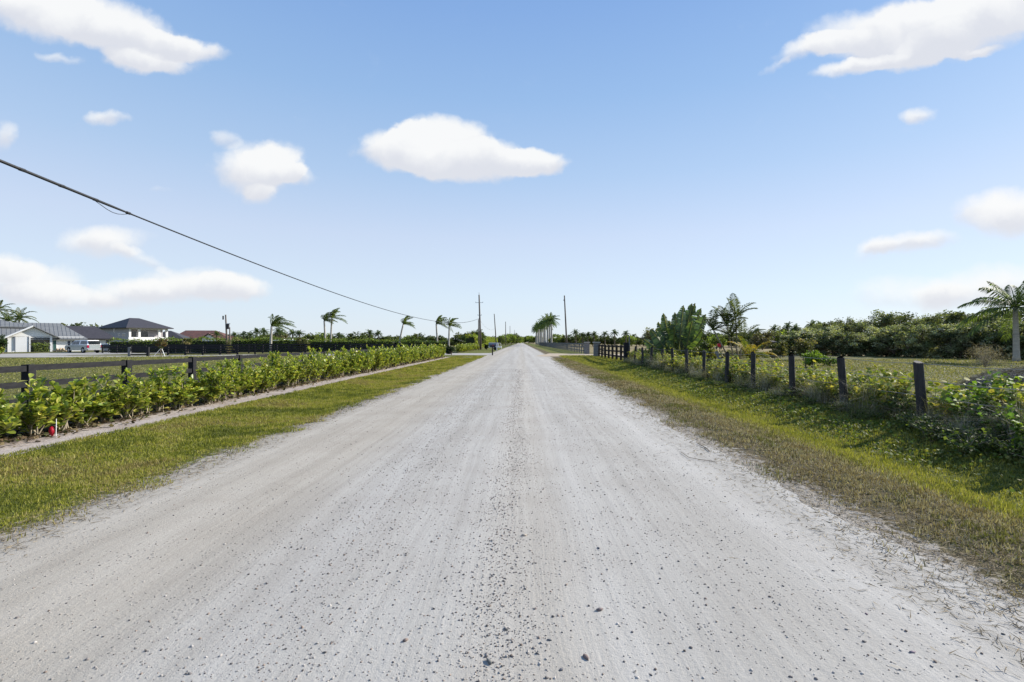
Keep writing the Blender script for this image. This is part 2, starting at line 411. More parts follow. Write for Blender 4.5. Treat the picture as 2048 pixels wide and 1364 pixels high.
# ------------------------------------------------------------------ sheets that follow the ground
def wob1(y, seed, a=(.16, .08, .045, .03)):
    r = np.random.default_rng(seed); o = np.zeros_like(y)
    for k, (amp, fr_) in enumerate(zip(a, (.35, 1.3, 4.1, 11.0))):
        o += amp * np.sin(y * fr_ + r.uniform(0, 6)) * (1 + .6 * np.sin(y * fr_ * .37 + r.uniform(0, 6)))
    return o
def strip(name, ys_, xl, xr, nxs, mat, lift):
    t = np.linspace(0, 1, nxs)
    X = xl[:, None] * (1 - t) + xr[:, None] * t; Y = np.repeat(ys_[:, None], nxs, 1)
    V = np.stack([X, Y, gnd(X, Y) + lift], -1).reshape(-1, 3)
    i, j = np.meshgrid(np.arange(nxs - 1), np.arange(len(ys_) - 1)); b = (j * nxs + i).ravel()
    return obj(name, np_mesh(name, V, np.stack([b, b + 1, b + nxs + 1, b + nxs], -1), mat, smooth=True), kind='structure')
m, N = new_mat('crushed_shell_rock')
pos = N.n.new('ShaderNodeNewGeometry').outputs['Position']
sp = N.n.new('ShaderNodeSeparateXYZ'); N.l.new(pos, sp.inputs[0]); px_, py_, _ = sp.outputs
wv = N.v('ADD', pos, N.scale(N.v('SUBTRACT', N.noise(pos, .25, 2, .5, True), (.5, .5, .5)), .35, 0, 0))
st1 = N.noise(N.scale(wv, 2.6, .06, 1), 1.0, 5, .6)
st2 = N.noise(N.scale(wv, 14, .25, 1), 1.0, 4, .6)
st3 = N.noise(N.scale(wv, 45, 1.6, 1), 1.0, 3, .6)
fine = N.noise(pos, 45, 4, .7); vf = N.noise(pos, 170, 3, .7); big = N.noise(pos, .8, 4, .6)
base = N.mix(N.ss(N.m('ADD', N.m('MULTIPLY', st1, .6), N.m('MULTIPLY', st2, .4)), .36, .64), (0.375, 0.357, 0.327, 1), (0.445, 0.425, 0.392, 1))
warm = N.m('MAXIMUM', N.ss(px_, -1.4, -2.6), N.m('MULTIPLY', N.ss(N.m('ABSOLUTE', N.m('SUBTRACT', px_, .05)), .55, .1), .5))
base = N.mix(N.m('MULTIPLY', warm, .8), base, N.mix(1.0, base, (1.0, .945, .86, 1), 'MULTIPLY'))
base = N.mix(N.ss(big, .40, .62, 0, .4), base, N.mix(1.0, base, (.82, .80, .78, 1), 'MULTIPLY'))
band = N.noise(N.scale(wv, 1.15, .015, 1), 1.0, 3, .5)
base = N.mix(N.ss(band, .40, .60, 0, .6), base, N.mix(1.0, base, (.86, .85, .83, 1), 'MULTIPLY'))
base = N.mix(N.ss(st3, .5, .8, 0, .22), base, N.mix(1.0, base, (.72, .71, .70, 1), 'MULTIPLY'))
vo = N.n.new('ShaderNodeTexVoronoi'); vo.inputs['Scale'].default_value = 38; N.l.new(pos, vo.inputs['Vector'])
voc = N.n.new('ShaderNodeSeparateColor'); N.l.new(vo.outputs['Color'], voc.inputs[0])
thr = N.ss(N.noise(N.scale(wv, 1.8, .22, 1), 1.0, 4, .65), .42, .66, .96, .62)
peb = N.m('MULTIPLY', N.ss(vo.outputs['Distance'], .34, .2), N.m('GREATER_THAN', voc.outputs[0], thr))
base = N.mix(N.m('MULTIPLY', peb, .55), base, (0.12, 0.11, 0.10, 1))
base = N.mix(N.ss(fine, .45, .75, 0, .35), base, N.mix(1.0, base, (.7, .69, .68, 1), 'MULTIPLY'))
hgt = N.m('ADD', N.m('ADD', N.m('MULTIPLY', st2, .45), N.m('MULTIPLY', fine, .7)), N.m('ADD', N.m('MULTIPLY', peb, .8), N.m('ADD', N.m('MULTIPLY', st3, .25), N.m('MULTIPLY', vf, .35))))
finish(m, N, base, .93, hgt, .5, .018, spec=.15)
M['road'] = m
ry = np.concatenate([np.arange(-8, 18, .05), np.arange(18, 50, .15), np.arange(50, 120, .5), np.geomspace(120.5, 1200, 60)])
rl = -4.12 + wob1(ry, 1) * (1 + .4 * sst(ry, 10, 30)); rr = 2.95 + wob1(ry, 2)
road = strip('road', ry, rl, rr, 30, M['road'], .006)
# planting bed of sand along the hedge, and the driveways
by = np.concatenate([np.arange(0, 30, .1), np.arange(30, 53.5, .3)])
m, N = new_mat('bed_sand')
pos = N.n.new('ShaderNodeNewGeometry').outputs['Position']
nm = N.noise(pos, 2.2, 4); nf = N.noise(pos, 22, 5, .65)
c = N.mix(N.ss(nm, .35, .65), (0.33, 0.275, 0.24, 1), (0.42, 0.37, 0.335, 1)); c = N.mix(N.ss(nf, .5, .72, 0, .6), c, (0.18, 0.14, 0.11, 1))
sp = N.n.new('ShaderNodeSeparateXYZ'); N.l.new(pos, sp.inputs[0])
c = N.mix(N.ss(N.m('ADD', sp.outputs[0], N.m('MULTIPLY', N.m('SUBTRACT', nf, .5), .5)), -7.95, -8.25), c, N.mix(nf, (0.07, 0.055, 0.04, 1), (0.15, 0.12, 0.09, 1)))  # hedge and fence shadow painted dark into the back of the bed
finish(m, N, c, .95, nf, .7, .03, spec=.1); M['bed'] = m
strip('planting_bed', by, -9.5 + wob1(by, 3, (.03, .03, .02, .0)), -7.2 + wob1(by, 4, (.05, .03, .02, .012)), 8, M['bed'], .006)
M['drive'] = pm('driveway_limerock', (0.36, 0.34, 0.31), .95, .2, 1.5)
M['drive_tan'] = pm('driveway_tan_sand', (0.42, 0.34, 0.25), .95, .25, 1.2)
def poly_sheet(name, pts, wid, mat, lift=.01):
    pts = [Vector(p) for p in pts]; V = []; n = 7
    P = []
    for a, b in zip(pts[:-1], pts[1:]):
        k = max(2, int((b - a).length / 1.0))
        P += [a.lerp(b, t / k) for t in range(k)]
    P.append(pts[-1])
    for i, p in enumerate(P):
        d = (P[min(i + 1, len(P) - 1)] - P[max(i - 1, 0)]).normalized(); s_ = Vector((-d.y, d.x))
        w = wid(i / len(P)) if callable(wid) else wid
        w *= 1 + .06 * math.sin(i * 1.9) + .04 * math.sin(i * .8 + 1)
        for k in range(n):
            q = p + s_ * ((k / (n - 1) - .5) * w); V.append((q.x, q.y, g1(q.x, q.y) + lift))
    Fs = [(i * n + k, i * n + k + 1, (i + 1) * n + k + 1, (i + 1) * n + k) for i in range(len(P) - 1) for k in range(n - 1)]
    return obj(name, np_mesh(name, np.array(V), np.array(Fs), mat, smooth=True), kind='structure')
poly_sheet('driveway_left', [(-3.6, 66), (-10, 66), (-30, 58), (-52, 55), (-95, 52)], lambda t: 11 - 14 * t if t < .3 else 6.8, M['drive'], .012)
poly_sheet('parking_apron', [(-64, 57), (-62, 68), (-58, 84)], 18, M['drive'], .018)
poly_sheet('driveway_right', [(2.7, 62), (9, 61), (14, 61)], lambda t: 15 - 6 * t, M['drive_tan'], .012)

# ------------------------------------------------------------------ grass, litter and gravel (uncountable stuff)
def vnoise(x, y, sc, seed=0):
    g = np.random.default_rng(seed).random((128, 128)); X = x / sc; Y = y / sc; xi = np.floor(X).astype(int); yi = np.floor(Y).astype(int)
    fx_, fy_ = X - xi, Y - yi; fx_ = fx_ * fx_ * (3 - 2 * fx_); fy_ = fy_ * fy_ * (3 - 2 * fy_)
    G = lambda a, b: g[a % 128, b % 128]
    return (G(xi, yi) * (1 - fx_) + G(xi + 1, yi) * fx_) * (1 - fy_) + (G(xi, yi + 1) * (1 - fx_) + G(xi + 1, yi + 1) * fx_) * fy_
def grass(name, n, x0, x1, y0, y1, cols, h, ypow, keep=None, wmul=1.0, tilt=.5, mat='grass', label=None):
    y = y0 * (y1 / y0) ** (rng.random(n) ** ypow); x = rng.uniform(x0, x1, n)
    if keep is not None:
        k = rng.random(n) < keep(x, y); x, y = x[k], y[k]
    n = len(x); d = np.hypot(x, y)
    P = np.stack([x, y, gnd(x, y) - .003], -1)
    Rm = rots(rng.uniform(0, 6.28, n), np.pi / 2 - np.abs(rng.normal(0, tilt, n)), rng.uniform(0, 6.28, n))
    hh = h * rng.uniform(.5, 1.3, n) * (1 + d * .012)
    S = np.stack([(0.004 + d * .0009) * rng.uniform(.7, 1.4, n) * wmul, hh, hh], -1)
    # patchy colour
    t = .45 * vnoise(x, y, 1.3, 1) + .3 * vnoise(x, y, .42, 2) + .25 * vnoise(x, y, .16, 3)
    cl_ = vnoise(x, y, .11, 4); P[:, 2] -= 0; S[:, 1] *= .55 + .9 * cl_
    k = np.clip((t - .5) * 2.2 + .5 + rng.normal(0, .2, n), 0, .999); ci = (k * len(cols)).astype(int)
    C = np.array(cols)[ci] * (1 + rng.normal(0, .2, (n, 1))).clip(.5, 1.6)
    v, f, c = scat(*BLADE, P, Rm, S, C)
    return tag(obj(name, np_mesh(name, v, f, M[mat], c)), label, 'grass', kind='stuff')
GR = [(.095, .11, .022), (.15, .165, .028), (.21, .215, .035), (.27, .26, .05), (.30, .275, .09), (.22, .18, .075)]
DRY = [(.21, .165, .095), (.33, .265, .17), (.43, .37, .26), (.13, .11, .06), (.19, .185, .06)]
PAD = [(.16, .175, .05), (.22, .215, .075), (.25, .23, .10), (.18, .185, .06)]
GR2 = [(.115, .125, .03), (.17, .175, .035), (.23, .225, .05), (.27, .245, .09), (.18, .185, .045)]
grass('verge_grass', 260000, -7.3, -3.9, 3.2, 58, GR, .040, .75, lambda x, y: sst(-x + (vnoise(x, y, .5, 8) - .5) * .9, 3.95, 4.6) * (.97) + .03, tilt=.85, label='short yellow green mown grass between the road and the hedge bed')
grass('dry_verge_grass', 150000, 2.75, 5.2, 2.2, 48, DRY, .045, .75, lambda x, y: sst(x + (vnoise(x, y, .45, 9) - .5) * 1.0, 2.9, 3.6) * (1 - .6 * sst(x, 4.4, 5.2)) + .03, tilt=1.0, mat='dry', label='brown dry grass along the right edge of the road')
grass('ditch_grass', 220000, 4.2, 9.5, 3.5, 58, GR2, .055, .75, lambda x, y: sst(x, 4.1, 5.0), tilt=.7, label='green grass in the shallow ditch right of the road')
grass('paddock_grass', 70000, -48, -9.75, 8.5, 56, PAD, .04, .8, None, 1.6, tilt=1.0, label='olive mown paddock grass behind the left fence')
grass('meadow_grass', 70000, 9, 44, 9, 46, [(.14, .14, .06), (.19, .17, .09), (.11, .125, .04), (.23, .20, .13), (.17, .16, .07)], .055, .8, None, 1.5, tilt=1.0, label='rough olive meadow grass behind the wire fence')
# broad-leaved creepers in the ditch
n = 22000
y = 4 * (40 / 4) ** (rng.random(n) ** .8); x = 5.6 + 2.0 * np.sqrt(rng.random(n))
k = rng.random(n) < .25 + .75 * (np.sin(x * 2.3 + y * .9) * np.sin(y * 1.7 - x) > -.1); x, y = x[k], y[k]; n = len(x)
P = np.stack([x, y, gnd(x, y) + rng.uniform(.01, .07, n)], -1)
v, f, c = scat(*LEAF4, P, rots(rng.uniform(0, 6.28, n), rng.normal(.2, .5, n), rng.normal(0, .5, n)), rng.uniform(.025, .055, n) * (1 + y * .02), pal([(.11, .15, .035), (.16, .20, .045), (.08, .11, .03), (.19, .19, .06)], n))
tag(obj('ground_creeper', np_mesh('ground_creeper', v, f, M['leaf'], c)), 'low broad leaved creeping weeds covering the ditch floor', 'ground cover', kind='stuff')
# straw and leaf litter over the road edges
def litter(name, n, fx, label):
    y = 2.3 * (40 / 2.3) ** (rng.random(n) ** .9); x = fx(n)
    P = np.stack([x, y, gnd(x, y) + .012], -1)
    d = np.hypot(x, y)
    S = np.stack([.003 + d * .0006, rng.uniform(.03, .11, n), np.ones(n)], -1)
    v, f, c = scat(*BLADE, P, rots(rng.uniform(0, 6.28, n), rng.normal(.03, .12, n), rng.uniform(-.6, .6, n)), S, pal([(.13, .10, .06), (.22, .17, .11), (.32, .26, .18), (.07, .055, .04)], n))
    return tag(obj(name, np_mesh(name, v, f, M['dry'], c)), label, 'leaf litter', kind='stuff')
litter('straw_litter', 13000, lambda n: 2.95 + .15 + rng.normal(0, .33, n) - np.abs(rng.normal(0, .25, n)) * (rng.random(n) < .35), 'dry straw strewn over the right edge of the road')
litter('straw_litter', 8000, lambda n: -4.2 + rng.normal(0, .22, n), 'dry straw strewn over the left edge of the road')
n = 16000; y = 5 * (54 / 5) ** rng.random(n); x = -8.65 + rng.normal(0, .36, n)  # dark leaves added behind the stems to deepen the shade under the hedge
P = np.stack([x, y, gnd(x, y) + rng.uniform(.008, .05, n)], -1)
v, f, c = scat(*LEAF4, P, rots(rng.uniform(0, 6.28, n), rng.normal(0, .3, n), rng.normal(0, .5, n)), rng.uniform(.03, .09, n) * (1 + y * .01), pal([(.08, .055, .035), (.14, .10, .06), (.05, .04, .03), (.20, .16, .09), (.07, .08, .03)], n))
tag(obj('hedge_shade_leaves', np_mesh('hedge_shade_leaves', v, f, M['dry'], c)), 'dark scattered leaves added to deepen the shade under the roadside hedge', 'hedge_shade_leaves', kind='stuff')
# pebbles
PHI = 1.618
ICO = np.array([(-1, PHI, 0), (1, PHI, 0), (-1, -PHI, 0), (1, -PHI, 0), (0, -1, PHI), (0, 1, PHI), (0, -1, -PHI), (0, 1, -PHI), (PHI, 0, -1), (PHI, 0, 1), (-PHI, 0, -1), (-PHI, 0, 1)]) / 1.9
ICF = np.array([(0, 11, 5), (0, 5, 1), (0, 1, 7), (0, 7, 10), (0, 10, 11), (1, 5, 9), (5, 11, 4), (11, 10, 2), (10, 7, 6), (7, 1, 8), (3, 9, 4), (3, 4, 2), (3, 2, 6), (3, 6, 8), (3, 8, 9), (4, 9, 5), (2, 4, 11), (6, 2, 10), (8, 6, 7), (9, 8, 1)])
def jit(s): return ICO * (1 + np.random.default_rng(s).normal(0, .16, (12, 1))) * np.array([1, .8, .55])
parts = []
for s_ in range(4):
    n = 6000
    y = 2.0 * (28 / 2.0) ** (rng.random(n) ** 1.0)
    w = rng.random(n)
    x = np.where(w < .30, rng.normal(-.12, .14, n), np.where(w < .55, rng.normal(-1.25, .35, n), np.where(w < .68, rng.normal(1.2, .5, n), rng.uniform(-4.0, 2.9, n))))
    x = x + .06 * np.sin(y * 1.1)
    S = np.exp(rng.normal(-5.75, .48, n)) * (1 + y * .045); S = np.clip(S, .0016, .0105)
    P = np.stack([x, y, gnd(x, y) + .006 + S * .15], -1)
    parts.append(scat(jit(s_), ICF, P, rots(rng.uniform(0, 6.28, n), rng.normal(0, .3, n), rng.normal(0, .3, n)), S, pal([(.30, .28, .26), (.19, .17, .155), (.38, .35, .32), (.24, .19, .155), (.13, .12, .115)], n)))
v, f, c = join(parts)
tag(obj('gravel', np_mesh('gravel', v, f, M['stone'], c)), 'small loose pebbles scattered along the shell rock road', 'gravel', kind='stuff')
# the biggest stones, one by one: (px, py, size px, colour, label)
STN = [(1048, 1068, 11, (.42, .36, .30), 'tan pebble with a dark underside near the middle of the road'),
       (1197, 1093, 9, (.13, .13, .14), 'dark grey stone alone on the smooth right half of the road'),
       (1199, 1216, 15, (.17, .14, .135), 'reddish grey angular stone right of the road centre'),
       (1172, 1310, 17, (.19, .14, .125), 'long flat reddish stone at the bottom of the picture'),
       (1122, 1334, 10, (.13, .13, .14), 'dark round stone beside the long reddish stone'),
       (978, 1319, 17, (.14, .14, .13), 'largest dark grey stone in the central pebble ridge'),
       (811, 1276, 13, (.22, .17, .145), 'upright brownish sliver of stone left of the pebble ridge'),
       (1012, 1254, 10, (.15, .14, .13), 'dark oval stone in the pebble ridge above the largest stone'),
       (1071, 1213, 9, (.20, .17, .16), 'small grey stone just right of the pebble ridge'),
       (1099, 1275, 9, (.15, .15, .15), 'dark wedge shaped stone right of the pebble ridge'),
       (1733, 1224, 8, (.16, .11, .13), 'purplish stone on the right side of the road'),
       (1824, 1300, 12, (.22, .18, .20), 'purplish grey stone near the lower right corner of the road'),
       (1863, 1328, 9, (.14, .13, .14), 'flat dark stone right of the purplish grey stone'),
       (1581, 1348, 8, (.13, .12, .12), 'dark stone near the bottom edge right of centre'),
       (876, 1316, 8, (.15, .13, .12), 'dark chip of stone left of the largest stone')]
for i, (px, py, s_, c_, lb) in enumerate(STN):
    d = CAM_H / ((py - CY) / F); x = GX(px, d); r_ = s_ / F * d * .46
    bv = jit(50 + i) * r_ * np.array([1.15, .8, .8]); me = np_mesh('stone', bv, ICF, M['stone'], np.tile(np.array(c_), (12, 1)))
    d = (CAM_H - g1(x, d) - .02) / ((py - CY) / F)
    tag(obj('stone', me, None, (GX(px, d), d, g1(x, d) + .006 + r_ * .25), (0, 0, i * 1.7)), lb, 'stone', 'larger stones lying on the road')
# two fallen sticks
for pts, lb in (([(1362, 1008), (1385, 1021), (1410, 915)], None),): pass
def stick(pp, rad, label):
    pts = []
    for px, py in pp:
        d = 1.56 / ((py - CY) / F); x = GX(px, d); pts.append((x, d, g1(x, d) + .02))
    o = obj('twig', MB().tube(pts, rad, 5).mesh('twig', M['bark'])); return tag(o, label, 'twig')
stick([(1362, 905), (1378, 916), (1402, 920), (1432, 924)], .0035, 'thin bent twig lying on the road by the right verge')
stick([(1395, 886), (1412, 895), (1420, 902)], .006, 'short dark stick at the edge of the dry grass')
stick([(1516, 901), (1532, 903), (1548, 903)], .006, 'straight dark stick lying in the dry grass')

# ------------------------------------------------------------------ plant builders
def tubes(lst, n=5):
    b = MB()
    for pts, rad in lst: b.tube(pts, rad, n, caps=False)
    return b
def frond_mesh(name, L, yaw, pitch, g, cols, mat, wind=(0, 0, 0), st=22, ll=.45, lw=.05, r=rng, base=(0, 0, 0), vee=.35, sag=.3, bare=.12):
    """one feather-leaf palm frond: arching midrib with leaflets on both sides"""
    t = np.array([math.cos(yaw) * math.cos(pitch), math.sin(yaw) * math.cos(pitch), math.sin(pitch)])
    p = np.array(base, float); pts = [p.copy()]; dirs = [t.copy()]; k = st; ds = L / k
    w = np.array(wind, float)
    for i in range(k):
        q = (i + 1) / k
        t = t + (np.array([0, 0, -g * (0.3 + 1.4 * q)]) + w * (.4 + q)) * ds; t /= np.linalg.norm(t)
        p = p + t * ds; pts.append(p.copy()); dirs.append(t.copy())
    pts = np.array(pts); dirs = np.array(dirs)
    bV, bF, bC = [], [], []
    i0 = int(k * bare)
    idx = np.arange(i0, k + 1); q = idx / k
    side = np.cross(dirs[idx], [0, 0, 1.0]); side /= np.linalg.norm(side, axis=1)[:, None] + 1e-9
    up = np.cross(side, dirs[idx])
    parts = []
    for s_ in (-1, 1):
        ln = ll * (np.sin(np.clip(q * .93 + .1, 0, 1) * np.pi) ** .6) * r.uniform(.85, 1.1, len(idx))
        dd = side * s_ + dirs[idx] * (.55 + .5 * q[:, None]) + up * vee + r.normal(0, .08, (len(idx), 3)) + w * 1.2
        dd /= np.linalg.norm(dd, axis=1)[:, None]
        a = pts[idx]; mid = a + dd * (ln * .5)[:, None]; e = a + dd * ln[:, None] + np.array([0, 0, -1.0]) * (ln * sag)[:, None]
        wd = dirs[idx] * (lw * .5)
        v = np.stack([a - wd * .5, mid - wd, e, mid + wd], 1).reshape(-1, 3)
        f = np.arange(len(v)).reshape(-1, 4)
        parts.append((v, f, np.repeat(pal(cols, len(idx), r), 4, 0)))
    # midrib: thin strip of quads, crossed
    rc = np.array(cols[0]) * 1.3
    for ax in (0, 1):
        sd_ = np.cross(dirs, [0, 0, 1.0]); sd_ /= np.linalg.norm(sd_, axis=1)[:, None] + 1e-9
        if ax: sd_ = np.cross(sd_, dirs)
        wr = (lw * .55 * (1 - np.linspace(0, 1, k + 1) * .8))[:, None]
        v = np.concatenate([pts - sd_ * wr, pts + sd_ * wr]); m_ = k + 1
        f = np.array([(i, i + 1, m_ + i + 1, m_ + i) for i in range(k)])
        parts.append((v, f, np.tile(rc, (len(v), 1))))
    v, f, c = join(parts)
    return np_mesh(name, v, f, mat, c), (v, f, c)
PALMC = [(.05, .085, .02), (.075, .12, .025), (.10, .14, .03), (.035, .06, .018)]
def palm(name, loc, label, H, rad, nf, L, seed, trunk='palm_trunk', cols=PALMC, lean=(0, 0), wind=(0, 0, 0), st=18, ll=.5, lw=.07, g=.55, pmin=-.2, pmax=1.3, merged=False, shaft=0, group=None, vee=.35, sag=.3, bulge=0, cat='palm tree', swept=None):
    r = np.random.default_rng(seed)
    root = empty(name, loc, 0, label, cat, group)
    pts = []; rd = []
    for i in range(9):
        t = i / 8; pts.append((lean[0] * t ** 1.4, lean[1] * t ** 1.4, H * t - .05)); rd.append(rad * (1.15 - .35 * t + bulge * math.sin(t * math.pi) + (.35 if i == 0 else 0)))
    obj('trunk', MB().tube(pts, rd, 9).mesh('trunk', M[trunk], True), root)
    top = Vector(pts[-1])
    if shaft: obj('crownshaft', MB().tube([top, top + Vector((0, 0, shaft * .5)), top + Vector((0, 0, shaft))], [rad * .95, rad * 1.0, rad * .5], 8).mesh('crownshaft', M['shaft'], True), root)
    top = top + Vector((0, 0, shaft * .9))
    allp = []
    for k in range(nf):
        yaw = k * 2.399 + r.normal(0, .2); q = k / max(1, nf - 1)
        if swept is not None: yaw = r.uniform(-swept, swept)
        pitch = pmax + (pmin - pmax) * q ** .8 + r.normal(0, .1)
        me, raw = frond_mesh('frond', L * r.uniform(.85, 1.1) * (.75 + .35 * min(1, q * 2)), yaw, pitch, g * r.uniform(.8, 1.2), cols, M['leaf'], wind, st, ll, lw, r, top, vee, sag)
        if merged: allp.append(raw); bpy.data.meshes.remove(me)
        else: obj('frond', me, root)
    if merged:
        v, f, c = join(allp); obj('crown', np_mesh('crown', v, f, M['leaf'], c), root)
    return root
TREEC = [(.04, .06, .018), (.06, .085, .022), (.085, .11, .03), (.03, .045, .015)]
def tree(name, loc, label, H, rx, ry, z0, ncl, per, lsize, seed, cols=TREEC, trad=.12, cat='tree', group=None, flat=0.0, nstem=1, lmat='leaf', trunkmat='bark', leafbase=LEAF4, clr=.3, open_=0.5, full=False):
    """broad tree: forked trunk and limbs that carry uneven clumps of leaves; z0 = lowest foliage"""
    r = np.random.default_rng(seed); root = empty(name, loc, 0, label, cat, group)
    cz = (H + z0) / 2; rz_ = (H - z0) / 2
    d = r.normal(0, 1, (ncl, 3)); d /= np.linalg.norm(d, axis=1)[:, None]
    rad = r.uniform(open_, 1.0, ncl) ** .6
    cc = d * rad[:, None] * np.array([rx, ry, rz_]) * .8 + np.array([0, 0, cz])
    if full: cc[:, 2] = z0 + (H - z0) * r.uniform(.02, .93, ncl) ** .9; cc[:, :2] *= 1.15
    cc += r.normal(0, .08, cc.shape) * np.array([rx, ry, rz_])
    n = ncl * per; ci = np.repeat(np.arange(ncl), per)
    cr = (clr * (rx + rz_) / 2 * r.uniform(.6, 1.35, ncl))[ci]
    q = r.normal(0, 1, (n, 3)); q /= np.linalg.norm(q, axis=1)[:, None]
    P = cc[ci] + q * (cr * r.uniform(.35, 1.05, n))[:, None] * np.array([1, 1, .75])
    P[:, 2] = np.maximum(P[:, 2], .03)
    tint = pal(cols, ncl, r, .25)[ci] * (1 + r.normal(0, .22, (n, 1))).clip(.5, 1.7)
    S = lsize * r.uniform(.6, 1.35, n)
    v, f, c = scat(leafbase[0], leafbase[1], P, rots(r.uniform(0, 6.28, n), r.uniform(-.9, 1.0, n), r.uniform(-1.2, 1.2, n)), S, tint)
    obj('crown', np_mesh('crown', v, f, M[lmat], c), root)
    L = []
    for s_ in range(nstem):
        bx, by_ = (0, 0) if nstem == 1 else r.normal(0, rx * .15, 2)
        fk = max(.25, z0 + .1 * H) if nstem == 1 else .2
        L.append(([(bx, by_, -.1), (bx * 1.1, by_ + .03 * H * r.normal(), fk * .6), (bx * 1.3, by_, fk + .1 * H)], [trad * 1.3, trad, trad * .8]))
        for k in range(s_, min(ncl, 22 * nstem), nstem):
            e = cc[k]; s0 = np.array((bx * 1.3, by_, fk + .1 * H)); mid = (s0 + e) / 2 + r.normal(0, .05 * H, 3)
            L.append(([tuple(s0), tuple(mid), tuple(e)], [trad * .55, trad * .35, trad * .1]))
    obj('trunk', tubes(L, 5).mesh('trunk', M[trunkmat], True), root)
    return root

# ------------------------------------------------------------------ roadside hedge of young glossy-leaved shrubs
CLU = [(.24, .295, .05), (.31, .355, .06), (.38, .41, .085), (.16, .215, .04), (.44, .41, .11), (.10, .15, .035), (.27, .32, .055)]
leaf_bank = []
for k, ccol_ in enumerate(CLU + [(.34, .32, .06)]):
    bv = PADDLE[0].copy(); bv[:, 2] *= (1 + .6 * math.sin(k)); bv[:, 0] *= 1 + .12 * math.cos(k * 2)
    leaf_bank.append(np_mesh('leaf', bv, PADDLE[1], M['gloss_leaf'], np.tile(np.array(ccol_), (9, 1)), True))
def shrub_data(seed, H, nleaf):
    r = np.random.default_rng(seed); L = []; P, yaw, pit = [], [], []
    ns = r.integers(8, 11)
    tips = []
    for s_ in range(ns):
        a = r.uniform(0, 6.28); sp_ = r.uniform(.10, .55); h = H * r.uniform(.5, 1.0)
        b = (r.normal(0, .05), r.normal(0, .05), -.03); e = (math.cos(a) * sp_, math.sin(a) * sp_, h)
        mid = (e[0] * .4 + r.normal(0, .04), e[1] * .4 + r.normal(0, .04), h * .5)
        L.append(([b, mid, e], [.012, .009, .004])); tips.append((b, mid, e))
        for k in range(2):
            t = r.uniform(.3, .8); s0 = np.array(b) * (1 - t) + np.array(mid) * t; a2 = a + r.normal(0, 1.0)
            e2 = s0 + np.array([math.cos(a2) * .25, math.sin(a2) * .25, h * r.uniform(.18, .42)])
            L.append(([tuple(s0), tuple(e2)], [.007, .003])); tips.append((tuple(s0), tuple((s0 + e2) / 2), tuple(e2)))
    for i in range(nleaf):
        b, mid, e = tips[r.integers(len(tips))]; t = 1 - abs(r.normal(0, .42)); t = t if t > .1 else r.uniform(.15, 1)
        p = (1 - t) ** 2 * np.array(b) + 2 * t * (1 - t) * np.array(mid) + t * t * np.array(e)
        a = r.uniform(0, 6.28); P.append(p + np.array([math.cos(a), math.sin(a), 0]) * .015); yaw.append(a); pit.append(r.normal(.85, .45))
    return L, np.array(P), np.array(yaw), np.array(pit), r
shrub_bank = []
def shrub(loc, seed, H, nleaf, lsz, label, individual=False):
    L, P, yaw, pit, r = shrub_data(seed, H, nleaf)
    root = empty('hedge_shrub', loc, 0, label, 'hedge shrub', 'glossy leaved shrubs planted along the left fence')
    obj('stem', tubes(L, 5).mesh('stem', M['stem'], True), root)
    n = len(P); Rm = rots(yaw, pit, r.normal(0, .35, n)); S = lsz * r.uniform(.7, 1.25, n)
    tone = r.normal(0, .12)
    if individual:
        hi = (P[:, 2] / H)
        for i in range(290):
            k = int(np.clip(r.integers(0, 7) + (1 if hi[i] > .8 and r.random() < .3 else 0), 0, 7))
            o = bpy.data.objects.new('leaf', leaf_bank[k]); COL.objects.link(o); o.parent = root
            mt = Matrix(Rm[i].tolist()).to_4x4(); o.matrix_local = Matrix.Translation(P[i].tolist()) @ mt @ Matrix.Diagonal((S[i], S[i], S[i], 1))
        P, Rm, S = P[290:], Rm[290:], S[290:]; n = len(P)
    if True:
        v, f, c = scat(*PADDLE, P, Rm, S, pal(CLU, n, r, .2) * (1 + tone))
        obj('foliage', np_mesh('foliage', v, f, M['gloss_leaf'], c, True), root, kind='stuff')
    return root
proto = [shrub((0, -500, 0), 100 + k, 1.12, 1150, .10, 'x') for k in range(6)]
protof = [shrub((0, -500, 0), 120 + k, 1.15, 900, .135, 'x') for k in range(4)]
yy = 6.95; i = 0
used = []
while yy < 52.5:
    x = -8.22 + rng.normal(0, .1) - .08 * math.sin(yy * .4); H = .9 + .1 * math.sin(yy * 1.9) + .3 * min(1, max(0, yy - 9) / 12) + rng.normal(0, .07)
    z = g1(x, yy)
    if i < 5:
        H += .06
        lb = ['large leaved hedge shrub with bare slanting stems at the left edge of the picture', 'low spreading hedge shrub right behind the first one by the red marker', 'hedge shrub with a tall pale stem between the first two fence posts',
              'hedge shrub with yellowish top leaves in front of the first fence bay', 'dense hedge shrub just before the second fence post'][i]
        shrub((x, yy, z), 200 + i, H * 1.04, 1050, .11, lb, True)
    else:
        p = proto[i % 6] if yy < 24 else protof[i % 4]
        fr_ = (yy - 9.8) / 2.44; kp = int(math.floor(fr_)); q_ = int((fr_ - kp) * 5); kp = max(0, kp)
        nx_ = ORD[min(kp + 1, 19)]; cp_ = ORD[min(kp, 19)]
        lb = 'hedge shrub ' + ['level with the %s left fence post' % cp_, 'just past the %s left fence post' % cp_, 'a little before the middle of the bay after the %s left fence post' % cp_,
                               'a little past the middle of the bay after the %s left fence post' % cp_, 'just before the %s left fence post' % nx_][q_]
        copy_tree(p, (x, yy, z), rng.uniform(0, 6.28), (1.0, 1.0, H / 1.1), lb)
    yy += .4881; i += 1
yy = 73
